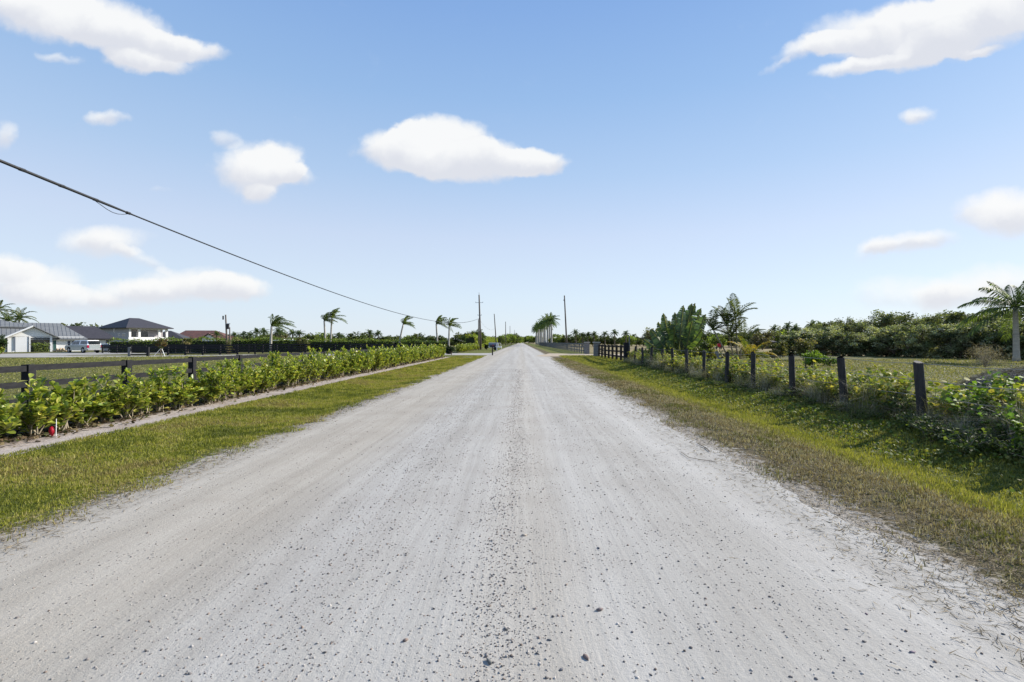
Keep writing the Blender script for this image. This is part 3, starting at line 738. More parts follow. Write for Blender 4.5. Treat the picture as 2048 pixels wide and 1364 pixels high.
while yy < 104:                                   # the hedge goes on beyond the driveway
    copy_tree(protof[i % 4], (-9.2 + rng.normal(0, .1), yy, 0), rng.uniform(0, 6.28), (1.25, 1.25, 1.1 + rng.normal(0, .05)), 'yellow green hedge shrub in the row beyond the left driveway', 'hedge shrubs beyond the left driveway')
    yy += .75; i += 1
for p in proto + protof:
    for ch in list(p.children): bpy.data.objects.remove(ch)
    bpy.data.objects.remove(p)
# red plastic marker at the foot of the hedge
d = 8.45; mk = empty('marker_bag', (GX(107, d) - .02, d, g1(-8.0, d)), .3, 'crumpled red plastic bag tied to a thin white stake at the hedge foot', 'plastic bag')
bb = jit(77) * np.array([.045, .04, .17]); bb[:, 2] += .09
obj('bag', np_mesh('bag', bb, ICF, M['red'], smooth=False), mk)
obj('stake', MB().tube([(.05, 0, 0), (.055, 0, .3)], .006, 6).mesh('stake', M['trim']), mk)

# ------------------------------------------------------------------ fences
def board(a, b, h, t, wob=0.0):
    return MB().beam(a, b, t, h)
def rail_fence(name, p0, p1, step, rails, ph, psize, rail_h, label, mat='black_wood', post_mat=None, inset=.03, last=True, both=False, tilt=.0, joint=None, group=None):
    """posts and boards each a mesh part; rails = heights of the board centres"""
    p0, p1 = Vector((*p0, 0)), Vector((*p1, 0)); L = (p1 - p0).length; n = max(1, round(L / step)); d = (p1 - p0) / L
    ang = math.atan2(d.y, d.x)
    root = empty(name, (p0.x, p0.y, 0), ang, label, 'fence', group)
    pme = MB().box((-psize / 2, -psize / 2, -.3), (psize / 2, psize / 2, ph)).mesh('post', M[post_mat or mat])
    st = L / n
    rme = MB().beam((psize / 2, 0, 0), (st - psize / 2, 0, 0), .035, rail_h).mesh('rail', M[mat])
    r = random.Random(hash(name) % 1000)
    for i in range(n + (1 if last else 0)):
        w = p0 + d * (i * st); z = g1(w.x, w.y)
        obj('post', pme, root, (i * st, 0, z), (r.gauss(0, tilt), r.gauss(0, tilt), 0))
        if i < n:
            w2 = p0 + d * ((i + 1) * st); z2 = g1(w2.x, w2.y)
            for h in rails:
                o = obj('rail', rme, root, (i * st, -inset, z + h + r.gauss(0, .006)), (0, -math.atan2(z2 - z, st) + r.gauss(0, .003), 0))
    return root
# left paddock fence, parallel to the road
rail_fence('board_fence', (-9.65, 9.8 - 2.44 * 3), (-9.65, 9.8 + 2.44 * 18), 2.44, (1.09, .77, .45), 1.16, .15, .115, 'black three board paddock fence running behind the roadside hedge')
# paddock fences across the back
def xf(px, d): return (GX(px, d), d)
rail_fence('board_fence', xf(336, 61), xf(475, 61), 1.9, (1.15, .85, .55, .25), 1.25, .16, .15, 'black four board fence between the staked young tree and the transformer pole')
rail_fence('board_fence', xf(475, 61), xf(610, 64), 1.85, (1.2, .92, .64, .36), 1.3, .17, .15, 'black four board fence around the nearest windblown palm')
rail_fence('board_fence', xf(205, 74), xf(470, 72), 2.3, (1.22, .92, .62, .32), 1.3, .14, .16, 'long black board fence behind the parked cars and the young tree')
rail_fence('board_fence', xf(470, 71), xf(700, 68), 2.3, (1.22, .92, .62, .32), 1.3, .14, .16, 'black board fence under the far hedge between the two groups of palms')
rail_fence('board_fence', xf(700, 66), xf(872, 56), 2.3, (1.24, .95, .66, .37), 1.32, .14, .16, 'black board fence closing the paddock at the driveway')
# board gate beside the apron
gt = empty('board_gate', (*xf(259, 57), g1(*xf(259, 57))), 0, 'black board gate with two thick posts beside the concrete apron', 'gate')
W_ = GX(296, 57) - GX(259, 57)
for xx in (0, W_): obj('post', MB().box((xx - .13, -.1, -.1), (xx + .13, .1, 1.05)).mesh('post', M['grey_wood'] if xx == 0 else M['black_wood']), gt)
for k, zz in enumerate((.95, .78, .62, .18)): obj('board', MB().box((.14, -.03, zz - .07), (W_ - .14, .01, zz + .07)).mesh('board', M['black_wood']), gt)
# dark cloth screen along the back fence
sc_ = empty('mesh_screen', (*xf(205, 75.2), 0), 0, 'dark windbreak netting hung behind the long board fence', 'screen')
a_ = MB(); x1_ = GX(470, 75.2) - GX(205, 75.2)
a_.box((0, 0, .66), (x1_, .03, .98)); obj('netting', a_.mesh('netting', M['black']), sc_)

# wire fence on the right with round posts
wf = empty('wire_fence', (7.75, 0, 0), 0, 'old wire fence of dark round posts in the weeds right of the road', 'fence')
r_ = random.Random(3); tops = []
for k in range(-2, 13):
    y = 9.62 + 2.44 * k + r_.gauss(0, .06); h = 1.22 + r_.gauss(0, .02); rad = .078 + r_.uniform(-.008, .01)
    x = .0 + .06 * max(0, (y - 12) / 28) * 1.0 + (.6 * (y - 9) / 31 if y > 9 else 0)
    ln = r_.gauss(0, .045); pts = [(x - ln * .2, y, -.35), (x, y, .4), (x + ln, y + r_.gauss(0, .03), h - .015), (x + ln, y, h)]
    obj('post', MB().tube(pts, [rad, rad, rad * .97, rad * .88], 12).mesh('post', M['post_wood'], False), wf, (0, 0, g1(7.75 + x, y)))
    tops.append((x + ln, y, h + g1(7.75 + x, y)))
for dz_, lbl in ((-.03, 0), (-.35, 1), (-.65, 1)):
    pts = []
    for a, b in zip(tops[:-1], tops[1:]):
        pts.append((a[0] + .085, a[1], a[2] + dz_)); pts.append(((a[0] + b[0]) / 2 + .085, (a[1] + b[1]) / 2, (a[2] + b[2]) / 2 + dz_ - .025))
    obj('wire', MB().tube(pts, .006, 5).mesh('wire', M['wire']), wf)
# end post with batten, brown board fence, pillars, long grey fence
rail_fence('board_fence', (8.45, 40.3), (8.3, 53.2), 1.85, (1.2, .78, .36), 1.34, .17, .15, 'dark brown three board fence casting shadows before the gate pillars', 'brown_wood', inset=.09)
ep = empty('strainer_post', (8.35, 39.6, g1(8.35, 39.6)), 0, 'tall black strainer post with a pale batten at the end of the wire fence', 'post')
obj('post', MB().box((-.2, -.15, -.3), (.16, .2, 1.55)).mesh('post', M['black_wood']), ep)
obj('batten', MB().box((.165, -.14, -.2), (.25, -.06, 2.05)).mesh('batten', M['grey_wood']), ep)
def pillar(px, d, label):
    x = GX(px, d); rt = empty('gate_pillar', (x, d, g1(x, d)), 0, label, 'pillar', 'grey pillars of the right gateway')
    obj('shaft', MB().box((-.3, -.3, -.1), (.3, .3, 1.5)).mesh('shaft', M['grey_wood']), rt, bevel=.01)
    obj('cap', MB().box((-.38, -.38, 1.5), (.38, .38, 1.62)).mesh('cap', M['concrete']), rt)
    return rt
pillar(1193, 54.5, 'nearer grey gate pillar at the end of the brown fence')
pillar(1174, 66.5, 'farther grey gate pillar where the long pale fence starts')
rail_fence('board_fence', (8.8, 67.6), (8.8, 240), 2.44, (1.3, .85, .4), 1.45, .15, .13, 'long grey board fence running under the royal palms', 'grey_wood')
og = empty('field_gate', (8.5, 56, 0), 0, 'open dark field gate leaf standing behind the gate pillars', 'gate')
for yy in (1.2, 6.0): obj('post', MB().box((1.0, yy, 0), (1.12, yy + .12, 1.35)).mesh('post', M['brown_wood']), og)
for zz in (.4, .8, 1.2): obj('bar', MB().box((1.03, 1.33, zz), (1.08, 5.99, zz + .09)).mesh('bar', M['brown_wood']), og)

# ------------------------------------------------------------------ utility poles and cables
def pole(px_b, d, H, rad, label, lean=0.0, arm=None, extra=None, name='utility_pole'):
    x = GX(px_b, d); rt = empty(name, (x, d, g1(x, d)), 0, label, 'utility pole', 'wooden utility poles along the road')
    obj('shaft', MB().tube([(0, 0, -.3), (lean * .5, 0, H * .5), (lean, 0, H)], [rad, rad * .85, rad * .65], 10).mesh('shaft', M['pole'], True), rt)
    if arm:
        for z, w in arm:
            xa = lean * z / H
            obj('crossarm', MB().beam((xa - w / 2, -.12, z), (xa + w / 2, -.12, z), .07, .08).mesh('crossarm', M['grey_metal']), rt)
            for s_ in (-1, 1): obj('insulator', MB().tube([(xa + s_ * w * .47, -.12, z + .04), (xa + s_ * w * .47, -.12, z + .22)], [.05, .04], 7).mesh('insulator', M['grey_metal']), rt)
    return rt
p1 = pole(961.5, 105, 11.5, .21, 'tallest left utility pole with small side arms beside a shorter pole', -.35, arm=[(9.85, 1.6), (7.2, .8)])
obj('top_pin', MB().tube([(-.35, 0, 11.45), (-.35, 0, 12)], .05, 6).mesh('top_pin', M['grey_metal']), p1)
pole(957.5, 103, 6.3, .13, 'short grey pole standing right beside the tallest left utility pole', -.05)
p2 = pole(993, 165, 10.9, .19, 'thin leaning utility pole, second along the left side', -.75)
p3 = pole(1011.5, 255, 12.0, .22, 'third utility pole along the left side of the road', -.1)
p4 = pole(1020, 335, 12.4, .2, 'fourth utility pole along the left side, above the far trees', 0)
pole(1029, 470, 13.0, .2, 'farthest utility pole just showing above the trees', 0)
p6 = pole(1134, 115, 12.3, .2, 'utility pole behind the grey fence right of the road', -.6)
obj('insulator', MB().tube([(-.75, 0, 11.1), (-.75, 0, 11.35)], .09, 8).mesh('insulator', M['grey_metal']), p6)
p7 = pole(455, 66, 5.2, .13, 'short utility pole with a transformer in the left paddock', -.25)
tr = obj('transformer', MB().tube([(.12, -.15, 3.3), (.12, -.15, 3.95)], .19, 12).mesh('transformer', M['black']), p7)
obj('bracket', MB().box((-.2, -.2, 3.95), (.45, -.12, 4.05)).mesh('bracket', M['grey_metal']), p7)
obj('guard', MB().box((-.62, -.1, 4.55), (-.48, .0, 5.05)).mesh('guard', M['black']), p7)
pole(459.5, 65, 3.5, .1, 'pale wooden stub pole beside the transformer pole', 0)
def cable_pts(p, q, lowy, lowz, n=60):
    out = []
    for i in range(n + 1):
        t = i / n; y = p[1] + (q[1] - p[1]) * t; x = p[0] + (q[0] - p[0]) * t
        z = lowz + (p[2] - lowz) * ((y - lowy) / (p[1] - lowy)) ** 2 if y < lowy else lowz + (q[2] - lowz) * ((y - lowy) / (q[1] - lowy)) ** 2
        out.append((x, y, z))
    return out
cb = empty('overhead_cable', (0, 0, 0), 0, 'thick black overhead cable sagging from the upper left to the left pole', 'cable')
cp = cable_pts((-9.4, -14, 6.9), (-8.8, 104.9, 6.55), 42, 3.72, 160)
def cz(y): 
    for a, b in zip(cp[:-1], cp[1:]):
        if a[1] <= y <= b[1]: t = (y - a[1]) / (b[1] - a[1]); return Vector(a).lerp(Vector(b), t)
obj('strand', MB().tube(cp, [.030 if p[1] < 11.9 else (.019 if p[1] < 60 else .032) for p in cp], 8).mesh('strand', M['cable'], True), cb)
hv = [cz(y) + Vector((0, 0, -s_)) for y, s_ in ((10.9, .03), (11.05, .07), (11.2, .11), (11.35, .13), (11.5, .12), (11.65, .08), (11.78, .03))]
obj('loose_loop', MB().tube(hv, .007, 6).mesh('loose_loop', M['cable'], True), cb)
for y in (9.3, 10.1, 10.9, 11.8):
    q = cz(y); obj('clamp', MB().tube([q + Vector((0, -.05, .0)), q + Vector((0, .05, 0))], .034, 8).mesh('clamp', M['cable']), cb)
b2 = empty('overhead_cable', (0, 0, 0), 0, 'thin cable drooping between the first and second left poles', 'cable')
obj('strand', MB().tube(cable_pts((-8.7, 105, 6.3), (-8.5, 165, 6.2), 136, 5.0, 30), .014, 6).mesh('strand', M['cable'], True), b2)

# ------------------------------------------------------------------ mailbox, trailer, culvert
mx = GX(985, 59); mb = empty('mailbox', (mx, 59, g1(mx, 59)), .35, 'black mailbox on a dark wooden post beside the left driveway', 'mailbox')
obj('post', MB().box((-.06, -.06, -.1), (.06, .06, .95)).mesh('post', M['brown_wood']), mb)
prof = [(-.28, .0), (.28, .0)]
bx = MB(); N_ = 8
ring = [(-.13, .95), (.13, .95)] + [(.13 * math.cos(t), 1.12 + .13 * math.sin(t)) for t in [math.pi * k / N_ for k in range(N_ + 1)]]
bx.prism([(y, z) for y, z in ring], -.3, .3); obj('box', bx.mesh('box', M['black']), mb)
obj('door', MB().box((.301, -.12, .96), (.315, .12, 1.2)).mesh('door', M['tarp']), mb)
obj('flag', MB().box((.0, -.16, 1.1), (.05, -.145, 1.3)).mesh('flag', M['red']), mb)
tx = GX(976, 100); tw = GX(1003, 100) - tx
tl = empty('utility_trailer', (tx, 100, g1(tx, 100)), 0, 'low white trailer with a blue grey tarpaulin load parked by the left poles', 'trailer')
lo = [(-.8, .75), (-.82, 1.0), (-.6, 1.35), (-.2, 1.5), (.3, 1.5), (.7, 1.3), (.85, 1.0), (.85, .75)]
obj('load', MB().prism(lo, .15, tw * .75).mesh('load', M['tarp'], False), tl, bevel=.08)
obj('bed', MB().box((0, -.9, .5), (tw, .9, .74)).mesh('bed', M['car_white']), tl, bevel=.03)
for s_ in (-1, 1):
    w_ = obj('wheel', MB().tube([(tw * .55, s_ * .95, .33), (tw * .55, s_ * 1.1, .33)], .33, 16).mesh('wheel', M['tyre']), tl)
obj('hoop', MB().tube([(tw * .8, -.9, .7), (tw * .82, -.9, 1.45), (tw * .95, -.9, 1.4), (tw, -.9, .2)], .035, 6).mesh('hoop', M['trim']), tl)
mkp = empty('marker_post', (GX(993.5, 92), 92, 0), 0, 'slim white marker post in front of the tarpaulin trailer', 'post')
obj('shaft', MB().box((-.06, -.06, -.1), (.06, .06, 1.35)).mesh('shaft', M['trim']), mkp); obj('cap', MB().box((-.065, -.065, 1.351), (.065, .065, 1.42)).mesh('cap', M['grey_metal']), mkp)
cv = empty('culvert', (-6.3, 52.8, g1(-5.6, 52.8)), 0, 'low concrete culvert end with a dark pipe mouth below the left driveway', 'culvert')
obj('headwall', MB().box((-1.7, 0, -.2), (1.2, .35, .07)).mesh('headwall', M['concrete']), cv)
obj('pipe', MB().tube([(-.3, -.25, -.06), (-.3, .3, -.06)], .18, 12).mesh('pipe', M['black']), cv)

# ------------------------------------------------------------------ houses
class Fr:
    def __init__(s, px, d, th): s.x0 = GX(px, d); s.y0 = d; s.c = math.cos(th); s.s = math.sin(th); s.th = th
    def lx(s, px, ly):      # local x whose point (lx, ly) stands on the bearing px
        u = (px - CX) / F
        ax, ay = s.x0 - ly * s.s, s.y0 + ly * s.c
        return (u * ay - ax) / (s.c - u * s.s)
    def lz(s, lx, ly, py):
        d = s.y0 + lx * s.s + ly * s.c; return GZ(py, d)
def roof(me, poly3, faces, t=.12):
    me.add(poly3, faces)
def window(root, x0, x1, z0, z1, y, cols=2, rows=1, name='window'):
    """window set in a wall that faces -y: frame, dark panes, a mullion"""
    fr = obj(name, MB().box((x0 - .07, y - .05, z0 - .07), (x1 + .07, y - .001, z0)).box((x0 - .07, y - .05, z1), (x1 + .07, y - .001, z1 + .07)).box((x0 - .07, y - .05, z0), (x0, y - .001, z1)).box((x1, y - .05, z0), (x1 + .07, y - .001, z1)).mesh('window', M['trim']), root)
    for a in range(cols):
        for b in range(rows):
            xa = x0 + (x1 - x0) * a / cols; xb = x0 + (x1 - x0) * (a + 1) / cols; za = z0 + (z1 - z0) * b / rows; zb = z0 + (z1 - z0) * (b + 1) / rows
            obj('pane', MB().box((xa + (.04 if a else 0), y - .02, za + (.04 if b else 0)), (xb, y - .002, zb)).mesh('pane', M['glass']), fr)
def seams(faces, step=.5, h=.035, w=.035):
    """standing seams running down each roof plane; faces = (ridge0, ridge1, eave0, eave1) quads"""
    b = MB()
    for r0, r1, e0, e1 in faces:
        r0, r1, e0, e1 = map(Vector, (r0, r1, e0, e1)); n = max(2, int((e1 - e0).length / step))
        nn = (e1 - e0).cross(r0 - e0).normalized(); 
        if nn.z < 0: nn = -nn
        ed = (e1 - e0).normalized(); L = (e1 - e0).length
        ra, rb = (r0 - e0).dot(ed), (r1 - e0).dot(ed)
        up = (r0 - e0) - ed * ra
        for k in range(n + 1):
            s_ = L * k / n
            t = 1.0
            if s_ < ra: t = s_ / ra if ra > .01 else 1
            if s_ > rb: t = (L - s_) / (L - rb) if L - rb > .01 else 1
            if t < .03: continue
            a = e0 + ed * s_ + nn * h / 2; b.beam(a, a + up * t, w, h, nn)
    return b
def hip(x0, x1, y0, y1, ze, zr, hipl, hipr):
    """hip roof solid verts/faces over a rectangle, ridge along x"""
    ym = (y0 + y1) / 2
    v = [(x0, y0, ze), (x1, y0, ze), (x1, y1, ze), (x0, y1, ze), (x0 + hipl, ym, zr), (x1 - hipr, ym, zr), (x0, y0, ze - .18), (x1, y0, ze - .18), (x1, y1, ze - .18), (x0, y1, ze - .18)]
    f = [(0, 1, 5, 4), (1, 2, 5), (2, 3, 4, 5), (3, 0, 4), (6, 7, 1, 0), (7, 8, 2, 1), (8, 9, 3, 2), (9, 6, 0, 3), (9, 8, 7, 6)]
    sm = [(v[4], v[5], v[0], v[1]), (v[5], v[5], v[1], v[2]), (v[5], v[4], v[2], v[3]), (v[4], v[4], v[3], v[0])]
    return v, f, sm
# house 1: white gabled house with a standing-seam roof
TH = R(46)
A = Fr(10, 78, TH); h1 = empty('gabled_house', (A.x0, A.y0, -.05), TH, 'white gabled house with grey standing seam metal roof at the far left', 'house')
gw = A.lx(119, 0); pk = A.lx(64, 0); ze = A.lz(0, 0, 675); zp = A.lz(pk, 0, 651.5)
cx_ = gw / 2
# gable wing: roof, barge boards, wall, porch
gd = 6.0
b = MB(); pk = cx_
b.add([(-.1, -.5, ze), (pk, -.5, zp), (gw + .1, -.5, ze), (-.1, gd, ze), (pk, gd, zp), (gw + .1, gd, ze), (-.1, -.5, ze - .1), (pk, -.5, zp - .1), (gw + .1, -.5, ze - .1), (-.1, gd, ze - .1), (pk, gd, zp - .1), (gw + .1, gd, ze - .1)],
      [(0, 1, 4, 3), (1, 2, 5, 4), (9, 10, 7, 6), (10, 11, 8, 7), (6, 7, 1, 0), (7, 8, 2, 1), (3, 4, 10, 9), (4, 5, 11, 10), (0, 3, 9, 6), (5, 2, 8, 11)])
rf = obj('roof', b.mesh('roof', M['metal_roof']), h1)
obj('roof_seam', seams([((pk, gd, zp), (pk, -.4, zp), (-.1, gd, ze), (-.1, -.4, ze)), ((pk, -.4, zp), (pk, gd, zp), (gw + .1, -.4, ze), (gw + .1, gd, ze))]).mesh('roof_seam', M['metal_roof']), rf, kind='stuff')
obj('barge_board', MB().beam((-.18, -.55, ze - .08), (pk, -.55, zp - .02), .06, .24, (0, -1, 0.001)).mesh('barge_board', M['trim']), h1)
for o_ in (1,): obj('barge_board', MB().add([(pk, -.58, zp - .14), (gw + .18, -.58, ze - .2), (gw + .18, -.58, ze + .06), (pk, -.58, zp + .12), (pk, -.52, zp - .14), (gw + .18, -.52, ze - .2), (gw + .18, -.52, ze + .06), (pk, -.52, zp + .12)], [(0, 1, 2, 3), (7, 6, 5, 4), (3, 2, 6, 7), (0, 4, 5, 1), (1, 5, 6, 2), (4, 0, 3, 7)]).mesh('barge_board', M['trim']), h1)
bb_ = h1.children[-2]
bb_.data = MB().add([(pk, -.58, zp - .14), (-.18, -.58, ze - .2), (-.18, -.58, ze + .06), (pk, -.58, zp + .12), (pk, -.52, zp - .14), (-.18, -.52, ze - .2), (-.18, -.52, ze + .06), (pk, -.52, zp + .12)], [(3, 2, 1, 0), (4, 5, 6, 7), (7, 6, 2, 3), (1, 5, 4, 0), (2, 6, 5, 1), (7, 3, 0, 4)]).mesh('barge_board', M['trim'])
xa, xb = A.lx(15, 0), A.lx(57, 0); xc = A.lx(100, 0)
zb = A.lz(xb, 0, 672)
sl = (zp - ze) / cx_
def gz(x): return zp - abs(x - pk) * sl - .16
wl = MB().box((xa, 0, 0), (xb, .2, zb))                                             # garage wall
wl.add([(xa + .0, 0, zb + .001), (gw - xa, 0, zb + .001), (gw - xa, 0, gz(gw - xa)), (pk, 0, gz(pk)), (xa, 0, gz(xa)), (xa, .2, zb + .001), (gw - xa, .2, zb + .001), (gw - xa, .2, gz(gw - xa)), (pk, .2, gz(pk)), (xa, .2, gz(xa))],
       [(0, 1, 2, 3, 4), (9, 8, 7, 6, 5), (0, 5, 6, 1), (1, 6, 7, 2), (2, 7, 8, 3), (3, 8, 9, 4), (4, 9, 5, 0)])
obj('gable_wall', wl.mesh('gable_wall', M['white']), h1)
obj('garage_door', MB().box((A.lx(31, 0), -.04, .02), (A.lx(55, 0), -.002, zb - .12)).mesh('garage_door', M['trim']), h1)
obj('downpipe', MB().box((A.lx(28, 0), -.1, .3), (A.lx(29.5, 0), -.004, zb - .05)).mesh('downpipe', M['tarp']), h1)
obj('column', MB().box((A.lx(58, -.1), -.12, 0), (A.lx(61, -.1), .15, zb)).mesh('column', M['trim']), h1)
obj('column', MB().box((A.lx(100, -.1), -.12, 0), (A.lx(104.5, -.1), .15, zb)).mesh('column', M['trim']), h1)
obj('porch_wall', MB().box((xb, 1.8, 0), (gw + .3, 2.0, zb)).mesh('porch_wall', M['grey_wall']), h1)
window(h1, A.lx(63, 1.8), A.lx(74.5, 1.8), .95, 1.95, 1.8, 1, 2); window(h1, A.lx(76.5, 1.8), A.lx(88, 1.8), .95, 1.95, 1.8, 1, 2)
xr = A.lx(175, .6)
obj('front_wall', MB().box((A.lx(104.6, .6), .6, 0), (xr - .45, .8, zb)).mesh('front_wall', M['white']), h1)
dr_ = obj('door', MB().box((A.lx(106, .6), .55, .05), (A.lx(112.5, .6), .598, 1.9)).mesh('door', M['green_door']), h1)
obj('door_frame', MB().box((A.lx(105.2, .6), .53, .0), (A.lx(105.9, .6), .598, 2.0)).box((A.lx(112.6, .6), .53, .0), (A.lx(113.3, .6), .598, 2.0)).mesh('door_frame', M['trim']), dr_)
window(h1, A.lx(135, .6), A.lx(141, .6), .95, 1.85, .6, 1, 2); window(h1, A.lx(143, .6), A.lx(149, .6), .95, 1.85, .6, 1, 2)
v, f, sm = hip(-14, xr, .1, 11.5, A.lz(xr, 0, 677), A.lz(A.lx(120, 5.7), 5.7, 646), 3, xr - A.lx(120, 5.8))
v = [(p[0], p[1], p[2]) for p in v]
r2 = obj('roof', MB().add(v, f).mesh('roof', M['metal_roof']), h1)
obj('roof_seam', seams(sm).mesh('roof_seam', M['metal_roof']), r2, kind='stuff')
v, f, sm = hip(-16, A.lx(62, 6), 3.5, 14, A.lz(0, 5, 650) - .2, A.lz(-2, 9, 632), 3, 5.5)
r3 = obj('roof', MB().add(v, f).mesh('roof', M['metal_roof']), h1)
obj('roof_seam', seams(sm).mesh('roof_seam', M['metal_roof']), r3, kind='stuff')
obj('upper_wall', MB().box((-15.2, 4.2, 0), (A.lx(62, 6) - 1, 13.3, A.lz(0, 5, 650) - .39)).mesh('upper_wall', M['white']), h1)
obj('side_wall', MB().box((-13.4, .9, 0), (xa - .1, 1.1, zb)).mesh('side_wall', M['white']), h1)
# house 2: long dark-roofed house
B_ = Fr(160, 92, R(41)); h2 = empty('dark_roofed_house', (B_.x0, B_.y0, -.1), B_.th, 'grey house with a charcoal tiled roof behind the parked pickup', 'house')
xe = B_.lx(236, 0); ze = B_.lz(xe, 0, 676)
v, f, sm = hip(-9, xe, 0, 10, ze, B_.lz(B_.lx(190, 5), 5, 651.5), 3, xe - B_.lx(190, 5))
obj('roof', MB().add(v, f).mesh('roof', M['dark_roof']), h2)
obj('wall', MB().box((-8.4, .6, 0), (xe - .7, 9.4, ze - .19)).mesh('wall', M['grey_wall']), h2)
window(h2, B_.lx(190, .6), B_.lx(196, .6), .9, 2.1, .6, 1, 1); window(h2, B_.lx(212, .6), B_.lx(218, .6), .9, 2.1, .6, 1, 1)
obj('garage_door', MB().box((B_.lx(198, .6), .54, .05), (B_.lx(210.5, .6), .598, 2.05)).mesh('garage_door', M['trim']), h2)
# house 3: two-storey house with a columned balcony, seen on its corner
C3 = Fr(257.5, 118, R(62)); h3 = empty('two_storey_house', (C3.x0, C3.y0, -.2), C3.th, 'two storey white house with a dark hip roof and columned balcony', 'house')
L3 = C3.lx(336, 0); D3 = 9.0
# depth of the left face so that its end falls on px 205
def ly_at(px):
    u = (px - CX) / F; return (u * C3.y0 - C3.x0) / (-C3.s - u * C3.c)
D3 = ly_at(203); ze = C3.lz(0, 0, 653); zr = C3.lz(4, D3 / 2, 634.5)
ov = .9
v, f, sm = hip(-ov, L3 + ov, -ov, D3 + ov, ze, zr, 4.0, 4.2)
obj('roof', MB().add(v, f).mesh('roof', M['dark_roof']), h3)
zs0, zs1 = C3.lz(0, 0, 680), C3.lz(0, 0, 672.5)
bd = 2.2
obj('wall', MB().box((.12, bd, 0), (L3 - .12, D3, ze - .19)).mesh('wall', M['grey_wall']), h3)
obj('side_wall', MB().box((0, .05, 0), (.11, D3, ze - .19)).mesh('side_wall', M['grey_wall']), h3)
obj('balcony', MB().box((-.02, -.02, zs0), (L3, bd - .01, zs0 + .35)).box((-.02, -.02, zs0 + .351), (L3, .14, zs1)).mesh('balcony', M['white']), h3)
for q in (258, 277, 317, 334):
    xq = C3.lx(q, 0); xq = max(0.0, min(L3 - .45, xq)); obj('column', MB().box((xq, 0, zs1 + .001), (xq + .45, .42, ze - .42)).mesh('column', M['white']), h3)
obj('beam', MB().box((0, -.02, ze - .419), (L3, .4, ze - .181)).mesh('beam', M['white']), h3)
for a, b in ((261, 273), (281, 296)): 
    window(h3, C3.lx(a, bd), C3.lx(b, bd), zs1 - .7, ze - .8, bd, 2, 1)
window(h3, C3.lx(262, bd), C3.lx(300, bd), .2, zs0 - .6, bd, 4, 1)
for k, (p_, q_, z0_, z1_) in enumerate(((230, 227, 655.5, 663), (240, 236, 665, 671), (251, 244, 665, 671))):
    y0_, y1_ = ly_at(p_), ly_at(q_)
    wn = obj('window', MB().box((-.03, y0_, C3.lz(0, y0_, z1_)), (-.001, y1_, C3.lz(0, y0_, z0_))).mesh('window', M['trim']), h3)
    obj('pane', MB().box((-.05, y0_ + .08, C3.lz(0, y0_, z1_) + .06), (-.031, y1_ - .08, C3.lz(0, y0_, z0_) - .06)).mesh('pane', M['glass']), wn)
# house 4: terracotta-roofed house, with a dark wing
D4 = Fr(352, 140, R(12)); h4 = empty('red_roofed_house', (D4.x0, D4.y0, 0), D4.th, 'low house with a terracotta tiled roof beyond the far hedge', 'house')
xe = D4.lx(462, 0); ze = D4.lz(0, 0, 679)
v, f, sm = hip(-2, xe, 0, 12, ze, D4.lz(8, 6, 661), 2, 6)
obj('roof', MB().add(v, f).mesh('roof', M['red_roof']), h4)
obj('wall', MB().box((-1.4, .7, 0), (xe - .7, 11.3, ze - .19)).mesh('wall', M['white']), h4)
gx0, gx1 = D4.lx(404, -1.5), D4.lx(432, -1.5); gm = (gx0 + gx1) / 2; zg = D4.lz(gm, -1.5, 667); zg0 = D4.lz(gm, -1.5, 677)
obj('dormer', MB().add([(gx0, -1.5, zg0 - 1), (gx1, -1.5, zg0 - 1), (gx1, -1.5, zg0), (gm, -1.5, zg - .15), (gx0, -1.5, zg0), (gx0, 4, zg0 - 1), (gx1, 4, zg0 - 1), (gx1, 4, zg0), (gm, 4, zg - .15), (gx0, 4, zg0)],
    [(0, 1, 2, 3, 4), (9, 8, 7, 6, 5), (1, 6, 7, 2), (5, 0, 4, 9), (0, 5, 6, 1)]).mesh('dormer', M['white']), h4)
obj('roof', MB().add([(gx0 - .8, -2, zg0 - .25), (gm, -2, zg + .1), (gx1 + .8, -2, zg0 - .25), (gx0 - .8, 5, zg0 - .25), (gm, 5, zg + .1), (gx1 + .8, 5, zg0 - .25), (gx0 - .8, -2, zg0 - .4), (gm, -2, zg - .1), (gx1 + .8, -2, zg0 - .4)],
    [(0, 1, 4, 3), (1, 2, 5, 4), (6, 7, 1, 0), (7, 8, 2, 1)]).mesh('roof', M['red_roof']), h4)
E4 = Fr(334, 128, R(15)); h5 = empty('grey_outbuilding', (E4.x0, E4.y0, 0), E4.th, 'low grey outbuilding with a charcoal hip roof beside the two storey house', 'outbuilding')
xe = E4.lx(368, 0); ze = E4.lz(0, 0, 677)
v, f, sm = hip(-4, xe, 0, 7, ze, E4.lz(0, 3.5, 661.5), 2.5, 4.2)
obj('roof', MB().add(v, f).mesh('roof', M['dark_roof']), h5)
obj('wall', MB().box((-3.4, .5, 0), (xe - .5, 6.5, ze - .19)).mesh('wall', M['grey_wall']), h5)
